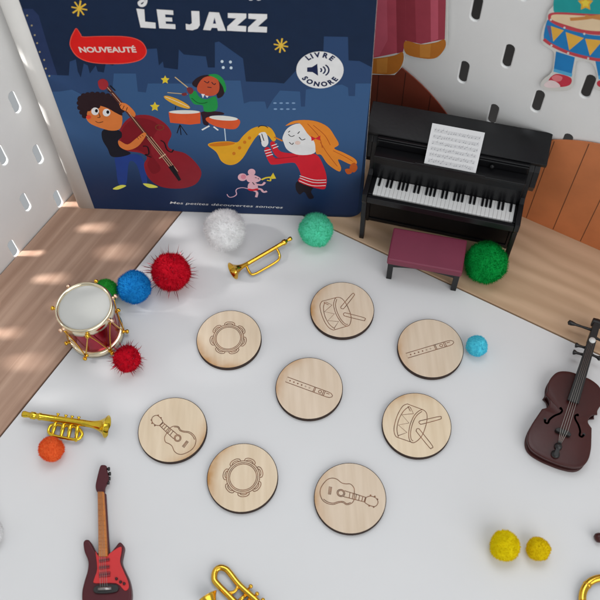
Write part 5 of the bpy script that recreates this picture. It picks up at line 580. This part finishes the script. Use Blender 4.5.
for k in range(NS):
    a0 = 2 * math.pi * k / NS + 0.40; a1 = a0 + math.pi / NS; a2 = a0 + 2 * math.pi / NS
    for p, q in ((a0, a1), (a1, a2)):
        za, zb = (27.0, 3.6) if p == a0 else (3.6, 27.0); pts = []
        for i in range(9):
            f = i / 8; a = p + (q - p) * f; rr_ = 15.2 - 0.9 * math.sin(math.pi * f); pts.append((rr_ * math.cos(a), rr_ * math.sin(a), za + (zb - za) * f))
        mb.tube(pts, 0.36, 8)
mb.build('tension_cord', GOLD, drum)
for k in range(2 * NS):
    a = 2 * math.pi * (k / 2) / NS + 0.40; z = 27.6 if k % 2 == 0 else 3.2; d = Vector((math.cos(a), math.sin(a), 0.0)); lug = MB()
    lug.lathe([(0.01, -0.6), (1.25, -0.5), (1.3, 0.6), (0.75, 0.9), (0.75, 1.5), (1.15, 1.8), (1.2, 2.6), (0.8, 3.1), (0.01, 3.2)], (d.x * 14.4, d.y * 14.4, z), (d.x, d.y, 0.35 if k % 2 == 0 else 0.0), 14)
    lug.build('lug', PINKP if k % 4 == 0 else GOLD, drum)

# ------------------------------------------------------------------ brass instruments
BR = DATA['brass']
def lift(P, dz=0.0): return [(p[0], p[1], p[2] + dz) for p in P]
def at(P, z): return [(p[0], p[1], z) for p in P]
def bell(mb, org, d, R, Lb, r0, mi=0, seg=36):
    pr = []
    for i in range(13):
        f = i / 12; pr.append((r0 + (R - r0) * (f ** 3.2), Lb * f))
    pr += [(R + 0.15, Lb + 0.12), (R, Lb + 0.3), (R * 0.93, Lb + 0.1)]
    for i in range(11, 1, -1):
        f = i / 12; pr.append((max(0.3, r0 * 0.75 + (R * 0.93 - r0 * 0.75) * (f ** 3.2)), Lb * f + 0.1))
    pr.append((0.01, Lb * 0.2)); mb.lathe(pr, org, d, seg, mi)
# trumpet with valves
t = thing('toy_trumpet', 'gold toy trumpet with four valves lying above the orange pompom', 'toy trumpet')
P = at(BR['tp'], 5.0); a = Vector(P[0]); e = Vector(P[-1]); ax = (e - a).normalized(); ax = Vector((ax.x, ax.y, 0)).normalized(); Ln = (e - a).length
mb = MB(); o = Vector((a.x, a.y, 5.0))
mb.lathe([(0.01, -0.2), (1.5, 0), (1.7, 1.0), (1.4, 3.0), (1.5, 4.2), (1.9, 4.6), (1.9, 6.6), (1.5, 7.0), (1.55, 8.2), (1.95, 8.6), (1.95, 9.6), (1.7, 10), (1.75, 24), (1.75, Ln - 11)], o, ax, 24); mb.build('lead_pipe', GOLDL, t)
mb = MB(); bell(mb, o + ax * (Ln - 11.5), ax, 5.6, 11.5, 1.7); mb.build('bell', GOLDL, t)
nv = Vector((ax.y, -ax.x, 0))
mb = MB(); mb.tube(smooth(at(BR['rail'], 3.2), 4), 0.8, 10, True); mb.build('valve_frame', GOLDL, t)
for i in range(4):
    q = Vector((*BR['tv'][i], 5.0)); b0_ = Vector((*BR['tb2'][i], 2.6)); vb = MB(); dn = (b0_ - q).normalized(); Lq = (b0_ - q).length
    vb.lathe([(0.01, -0.9), (0.85, -0.8), (0.95, -0.3), (0.5, 0.1), (0.5, 2.0), (0.8, 2.4), (0.8, 4.2), (1.05, 4.6), (1.05, Lq - 2.4), (0.85, Lq - 2), (0.95, Lq - 0.8), (0.55, Lq), (0.7, Lq + 0.8), (0.01, Lq + 1.1)], q, dn, 14)
    vb.build('valve', GOLDL, t)
# bugle
t = thing('toy_bugle', 'small gold toy bugle lying between the white and mint pompoms', 'toy bugle')
P = at(BR['bu'], 4.4); a = Vector(P[0]); e = Vector(P[-1]); ax = (e - a).normalized(); Ln = (e - a).length
mb = MB(); mb.lathe([(0.01, -0.3), (1.0, -0.2), (1.25, 0.4), (1.2, 1.4), (0.8, 2.2), (0.85, 3.2), (1.6, 3.8), (1.75, 5.2), (1.25, 6.2), (1.15, 10), (1.2, Ln - 9)], a, ax, 22); mb.build('lead_pipe', GOLD, t)
mb = MB(); bell(mb, a + ax * (Ln - 9.5), Vector((ax.x, ax.y, 0.12)), 5.0, 9.5, 1.2); mb.build('bell', GOLD, t)
L = BR['loop']; cp = lambda p, z: (p[0], p[1], z)
mb = MB(); mb.tube(smooth([cp(L[0], 4.2), cp(L[1], 3.2), cp(L[2], 2.4), cp(L[3], 1.7), cp(L[4], 1.5), cp(L[5], 1.7), cp(L[6], 2.6), cp(L[7], 4.0)], 5, False), 0.72, 10); mb.build('tubing', GOLD, t)
# trombone-like loop at the near edge
t = thing('toy_trombone', 'gold toy trombone with a long looped slide at the near table edge', 'toy trombone')
mb = MB(); mb.tube(smooth(at(BR['tr'], 2.2), 6, False), 1.45, 14); mb.build('slide', GOLD, t)
mb = MB()
mb.tube(smooth(at(BR['bars'][0], 2.3), 5, False), 0.8, 10); mb.tube(at(BR['bars'][1], 2.2), 0.9, 10); mb.tube(at(BR['bars'][2], 2.2), 0.9, 10); mb.build('brace', GOLD, t)
for i in range(3):
    q = BR['kn'][i]; kb_ = MB(); kb_.lathe([(0.01, -1.2), (0.5, -1.1), (0.5, 0.3), (0.95, 0.6), (1.0, 1.4), (0.5, 1.9), (0.01, 2.0)], (q[0] - 0.4, q[1] - 0.4, 3.0), (0.7, 0.62, 0.25), 14); kb_.build('valve_knob', GOLD, t)
q0 = Vector((-46.9, 74.0, 4.6)); mb = MB(); bell(mb, q0 + Vector((6.5, -12.0, 0)), Vector((-0.45, 0.82, 0.05)), 4.7, 13.5, 1.3); mb.build('bell', GOLD, t)
mb = MB(); mb.tube(smooth([(-40.0, 61.5, 4.4), (-36, 54, 4.2), (-28, 50, 3.5), (-18, 54, 2.6), (-13.2, 59.8, 2.2)], 5, False), [1.25] * 21, 12); mb.build('tubing', GOLD, t)
# horn in the near corner
t = thing('toy_horn', 'gold toy horn with a round bell, cut off by the near corner', 'toy horn')
c = Vector((131.5, 65.0, 3.6)); mb = MB(); bell(mb, c + Vector((2.5, -2.5, 6.0)), Vector((-0.28, 0.3, -0.55)), 11.6, 7.5, 2.0, seg=48)
mb.v = []; mb.f = []; mb.m = []; mb.sm = []
mb.tube([(c.x + 10.6 * math.cos(a_), c.y + 10.6 * math.sin(a_), 2.2) for a_ in [2 * math.pi * k / 48 for k in range(48)]], 1.75, 14, True); mb.build('coil', GOLD, t)
mb = MB(); bell(mb, c + Vector((4, -22, 1.2)), Vector((0.1, -0.9, 0.03)), 8.5, 16, 1.7); mb.tube(smooth([(c.x + 10.4, c.y + 2, 2.4), (c.x + 9.5, c.y - 9, 3.6), (c.x + 4, c.y - 21, 4.8)], 6, False), 1.5, 12); mb.build('bell', GOLD, t)
for k in range(2):
    a_ = 2.3 + k * 0.75; rg = MB(); p = Vector((c.x + 10.6 * math.cos(a_), c.y + 10.6 * math.sin(a_), 2.2)); d = Vector((-math.sin(a_), math.cos(a_), 0)); rg.lathe([(1.7, -0.55), (2.0, -0.4), (2.0, 0.4), (1.7, 0.55)], p, d, 16); rg.build('ferrule', GOLD, t)

# ------------------------------------------------------------------ violin
V = DATA['vio']; vang = V['ang'] - math.pi / 2
vio = thing('toy_violin', 'dark brown toy violin with black neck, lying at the table edge', 'toy violin', (*V['base'], 0.05), vang)
VB = mat('brown_plastic', lin((66, 27, 25)), 0.36, noise=0.12, bump=0.05, bscale=500, spec=0.35); VBL = mat('black_resin', (0.012, 0.011, 0.011), 0.4, bump=0.1)
upper = smooth([(-0.02, 51.6), (-5.7, 51.4), (-11.1, 49.0), (-13.6, 44.4), (-14.2, 39.7), (-13.4, 35.6), (-13.9, 33.2)], 5, False)
waist = smooth([(-13.9, 33.2), (-11.7, 31.9), (-10.5, 29.6), (-10.6, 27.0), (-13.1, 24.7)], 5, False)
lower = smooth([(-13.1, 24.7), (-14.3, 19.6), (-15.6, 13.5), (-15.8, 7.6), (-14.2, 3.1), (-10.9, 0.5), (-5.1, -0.7), (-0.02, -0.9)], 5, False)
half = [(x * 0.955, 2.4 + y * 0.953) for x, y in upper + waist[1:] + lower[1:]]
full = ccw(half + [(-x, y) for x, y in half[::-1]])
full = [p for i, p in enumerate(full) if (Vector(p) - Vector(full[i - 1])).length > 0.05]
def inset(poly, d):
    out = []; n = len(poly)
    for i in range(n):
        t = (Vector(poly[(i + 1) % n]) - Vector(poly[i - 1])).normalized(); out.append((poly[i][0] - t.y * d, poly[i][1] + t.x * d))
    return out
def plate(z0, z1, dome, sc=1.0):
    mb = MB(); cx, cy = 0.0, 25.0; n = len(full); rings = []
    for d_, z in [(0.35, z0), (0.0, z0 + 0.35), (0.0, z1 - 0.5), (0.15, z1 - 0.15), (0.45, z1)]:
        rings.append([(x, y, z) for x, y in inset(full, d_)])
    for s_, f_ in [(0.93, 0.05), (0.86, 0.25), (0.72, 0.6), (0.5, 0.85), (0.25, 0.97), (0.05, 1.0)]:
        rings.append([(cx + (x - cx) * s_, cy + (y - cy) * s_, z1 + dome * f_) for x, y in inset(full, 0.45)])
    vs = [p for r in rings for p in r]; N_ = len(rings)
    mb.add(vs, [(i * n + k, i * n + (k + 1) % n, (i + 1) * n + (k + 1) % n, (i + 1) * n + k) for i in range(N_ - 1) for k in range(n)], 0, True)
    mb.add(rings[0], [tuple(range(n - 1, -1, -1))]); mb.add(rings[-1], [tuple(range(n))], 0, True); return mb
plate(5.6, 7.1, 0.75).build('top_plate', VB, vio); plate(0, 1.5, 0.0).build('back_plate', VB, vio)
mb = MB(); mb.prism(inset(full, 0.9), 1.3, 5.8, 0, smooth=True); mb.build('ribs', VB, vio)
mb = MB(); mb.prism([(-2.9, 34.0), (2.9, 34.0), (2.1, 72), (-2.1, 72)], 9.2, 10.6); mb.prism([(-1.6, 47), (1.6, 47), (1.5, 72), (-1.5, 72)], 4.5, 9.3); mb.build('neck', VBL, vio, bevel=0.35)
mb = MB(); mb.prism([(-1.9, 71.5), (1.9, 71.5), (1.7, 83), (-1.7, 83)], 5.0, 9.6); mb.lathe([(0.01, -2.6), (2.3, -2.5), (2.6, 0), (2.3, 2.5), (0.01, 2.6)], (0, 84.2, 7.0), (1, 0, 0), 20); head = mb.build('pegbox', VBL, vio, bevel=0.3)
for x, y in ((-1, 79.0), (-1, 67.6), (1, 65.0), (1, 75.2), (-1, 63.2)):
    pg = MB(); ln_ = 13.0 if y > 78 else 6.2; d = Vector((x, -0.03 if y > 78 else -0.1, 0)); pg.lathe([(0.01, 0), (0.75, 0.1), (0.8, 1.2), (0.62, ln_ * 0.45), (0.75, ln_ * 0.7), (1.3, ln_ * 0.86), (1.35, ln_ * 0.98), (0.01, ln_ * 1.03)], (x * 0.8, y, 7.6), d, 12); pg.build('tuning_peg', VBL, head)
mb = MB(); mb.lathe([(0.01, 1.5), (1.65, 1.4), (1.75, 0)], (0, 71.2, 9.6), (0, 0, 1), 20); mb.build('nut_dot', mat('white_paint', (0.72, 0.72, 0.70), 0.5), vio)
mb = MB(); mb.prism([(-4.0, 16.9), (-3.2, 15.9), (3.2, 15.9), (4.0, 16.9), (2.6, 18.3), (-2.6, 18.3)], 7.2, 10.3); mb.build('bridge', VBL, vio, bevel=0.3)
mb = MB(); mb.lathe([(0.01, 1.4), (1.5, 1.2), (1.9, 0)], (-0.1, 9.4, 8.4), (0, 0, 1), 18); mb.lathe([(0.01, 1.2), (1.7, 1.0), (2.1, 0)], (-0.2, 5.2, 8.2), (0, 0, 1), 18); mb.prism([(-0.9, 4), (0.9, 4), (0.9, 12), (-0.9, 12)], 8.0, 9.4); mb.build('tailpiece', VBL, vio)
STR = mat('silver_string', (0.40, 0.37, 0.34), 0.4, metal=0.7)
for k in range(4):
    u = (k - 1.5); sg = MB(); sg.tube([(u * 0.72, 71, 10.75), (u * 0.95, 40, 10.95), (u * 1.15, 17.6, 11.0), (u * 0.45, 11.2, 9.7)], 0.11, 6); sg.build('string', STR, vio)
for s_ in (-1, 1):
    fh = MB(); pts = [(-4.2, 27.2, 0), (-3.3, 26.4, 0), (-3.8, 24.6, 0), (-6.0, 22.2, 0), (-7.6, 19.4, 0), (-7.9, 17.2, 0), (-9.2, 17.0, 0), (-9.7, 18.5, 0)]
    pl_ = smooth([(s_ * -x if s_ > 0 else x, y + 2.2) for x, y, z in pts], 5, False)
    fh.ribbon(pl_, 0.95, 7.86)
    for q_ in (pl_[0], pl_[-1]): fh.flat([(q_[0] + 0.75 * math.cos(a_), q_[1] + 0.75 * math.sin(a_)) for a_ in [math.pi * k / 8 for k in range(16)]], 7.855); fh.build('sound_hole', VBL, vio)

# ------------------------------------------------------------------ electric guitar
Gt = DATA['gui']; c0 = (-93.0, 85.0)
def rel(L): return [(p[0] - c0[0], p[1] - c0[1]) for p in L]
eg = thing('toy_guitar', 'toy electric guitar in maroon with a red pickguard, lying on the white top', 'toy guitar', (*c0, 0.05))
MAR = mat('maroon_plastic', lin((78, 24, 32)), 0.42, noise=0.12, bump=0.04, spec=0.3); RED = mat('red_plastic', lin((206, 36, 38)), 0.4, noise=0.06); NECK = mat('orange_brown_plastic', lin((196, 118, 46)), 0.5, noise=0.1, scale=300)
DK = mat('dark_ink', lin((60, 18, 26)), 0.5); CHR = mat('grey_metal', (0.35, 0.33, 0.32), 0.3, metal=0.9)
mb = MB(); mb.prism(smooth(rel(Gt['body']), 4), 0, 5.4, 0, smooth=True); mb.build('body', MAR, eg, bevel=0.9, bseg=3)
mb = MB(); mb.prism(smooth(rel(Gt['guard']), 3), 5.35, 5.8); mb.build('pickguard', RED, eg, bevel=0.15)
mb = MB(); mb.prism(rel(Gt['neck']), 4.2, 6.7); mb.build('fretboard', NECK, eg, bevel=0.3)
nk = rel(Gt['neck']); fr = MB()
for k in range(14):
    f = 1 - 0.5 ** (k / 9.0) if k else 0.01; f = f * 1.45
    if f > 0.98: break
    a = Vector(nk[0]).lerp(Vector(nk[3]), f); b = Vector(nk[1]).lerp(Vector(nk[2]), f); fr.tube([(a.x * 0.97 + b.x * 0.03, a.y * 0.97 + b.y * 0.03, 6.72), (b.x * 0.97 + a.x * 0.03, b.y * 0.97 + a.y * 0.03, 6.72)], 0.11, 6)
fr.build('frets', NECK, eg)
mb = MB(); off = [(p[0] + (0.5 if i in (1, 2) else -0.5), p[1]) for i, p in enumerate(nk)]; mb.prism(off, 2.0, 4.3); mb.build('neck', MAR, eg, bevel=0.5)
mb = MB(); mb.prism(smooth(rel(Gt['head']), 3), 2.4, 5.2, 0, smooth=True); hd = mb.build('headstock', MAR, eg, bevel=0.5)
for p in rel(Gt['pegs']):
    pg = MB(); pg.lathe([(0.01, -0.3), (0.5, -0.2), (0.5, 0.9), (0.95, 1.2), (0.9, 2.0), (0.01, 2.1)], (p[0] - 0.6, p[1], 3.6), (1, 0.05, 0), 12); pg.build('tuning_peg', VBL, hd)
for i, (a, b) in enumerate(Gt['pick']):
    a, b = rel([a, b]); pk = MB(); d = (Vector(b) - Vector(a)).normalized(); n_ = Vector((-d.y, d.x)); wd = 0.75 if i < 2 else 1.1
    pk.prism([tuple(Vector(a) + n_ * wd), tuple(Vector(a) - n_ * wd), tuple(Vector(b) - n_ * wd), tuple(Vector(b) + n_ * wd)], 5.8, 6.35)
    ob = pk.build('pickup', mat('dull_red_plastic', lin((142, 24, 34)), 0.45), eg, bevel=0.2)
    dm = MB()
    for k in range(6):
        p = Vector(a).lerp(Vector(b), (k + 0.5) / 6); dm.lathe([(0.01, 0.12), (0.28, 0.1), (0.3, 0)], (p.x, p.y, 6.34), (0, 0, 1), 8)
    dm.build('pole_pieces', DK, ob)
for p in rel(Gt['knobs']):
    k_ = MB(); k_.lathe([(0.01, 1.1), (0.55, 1.0), (0.7, 0)], (p[0], p[1], 5.75), (0, 0, 1), 12); k_.build('knob', DK, eg)
a, b = rel(Gt['bridge']); mb = MB(); d = (Vector(b) - Vector(a)).normalized(); n_ = Vector((-d.y, d.x))
mb.prism(smooth([tuple(Vector(a) + n_ * 1.6), tuple(Vector(a) - n_ * 1.6), tuple(Vector(b) - n_ * 1.6), tuple(Vector(b) + n_ * 1.6)], 4), 5.6, 6.6); br = mb.build('bridge', VBL, eg, bevel=0.3)
mb = MB(); mb.tube([(a[0] + 1.2, a[1], 6.9), (b[0] - 2.0, b[1], 6.9)], 0.8, 10); mb.build('saddle', CHR, br)
for k in range(4):
    f = (k + 0.8) / 5.2; p0 = Vector(nk[0]).lerp(Vector(nk[1]), f); p1 = Vector(nk[3]).lerp(Vector(nk[2]), f); q = Vector(a).lerp(Vector(b), 0.25 + 0.11 * k); sg = MB()
    sg.tube([(p0.x, p0.y, 6.95), (p1.x, p1.y, 7.1), (q.x, q.y, 7.2)], 0.07, 5); sg.build('string', STR, eg)

# dark brown toy neck poking in at the edge
NB = BR['nub']; nb = thing('toy_double_bass', 'dark brown rounded head of a toy string instrument at the picture edge', 'toy instrument')
mb = MB(); a = Vector((*NB[0], 3.0)); d = Vector((0.94, 0.34, 0)).normalized()
mb.lathe([(0.01, -1.4), (1.6, -1.1), (2.3, 0), (2.2, 1.3), (1.5, 2.8), (1.3, 4.5), (1.4, 8), (1.6, 26)], a + d * 1.0, d, 20); mb.build('neck', VB, nb)
mb = MB(); e = a + d * 44; mb.lathe([(max(0.01, a_), b_) for a_, b_ in smooth([(0.01, -18), (6, -17), (9.5, -12), (8, -4), (7, 0), (9, 6), (12.5, 14), (12, 20), (7, 25), (0.01, 26)], 4, False)], Vector((e.x, e.y, 3.0)), d, 28)
mb.v = [(v[0], v[1], 3.0 + (v[2] - 3.0) * 0.24) for v in mb.v]; mb.build('body', VB, nb)
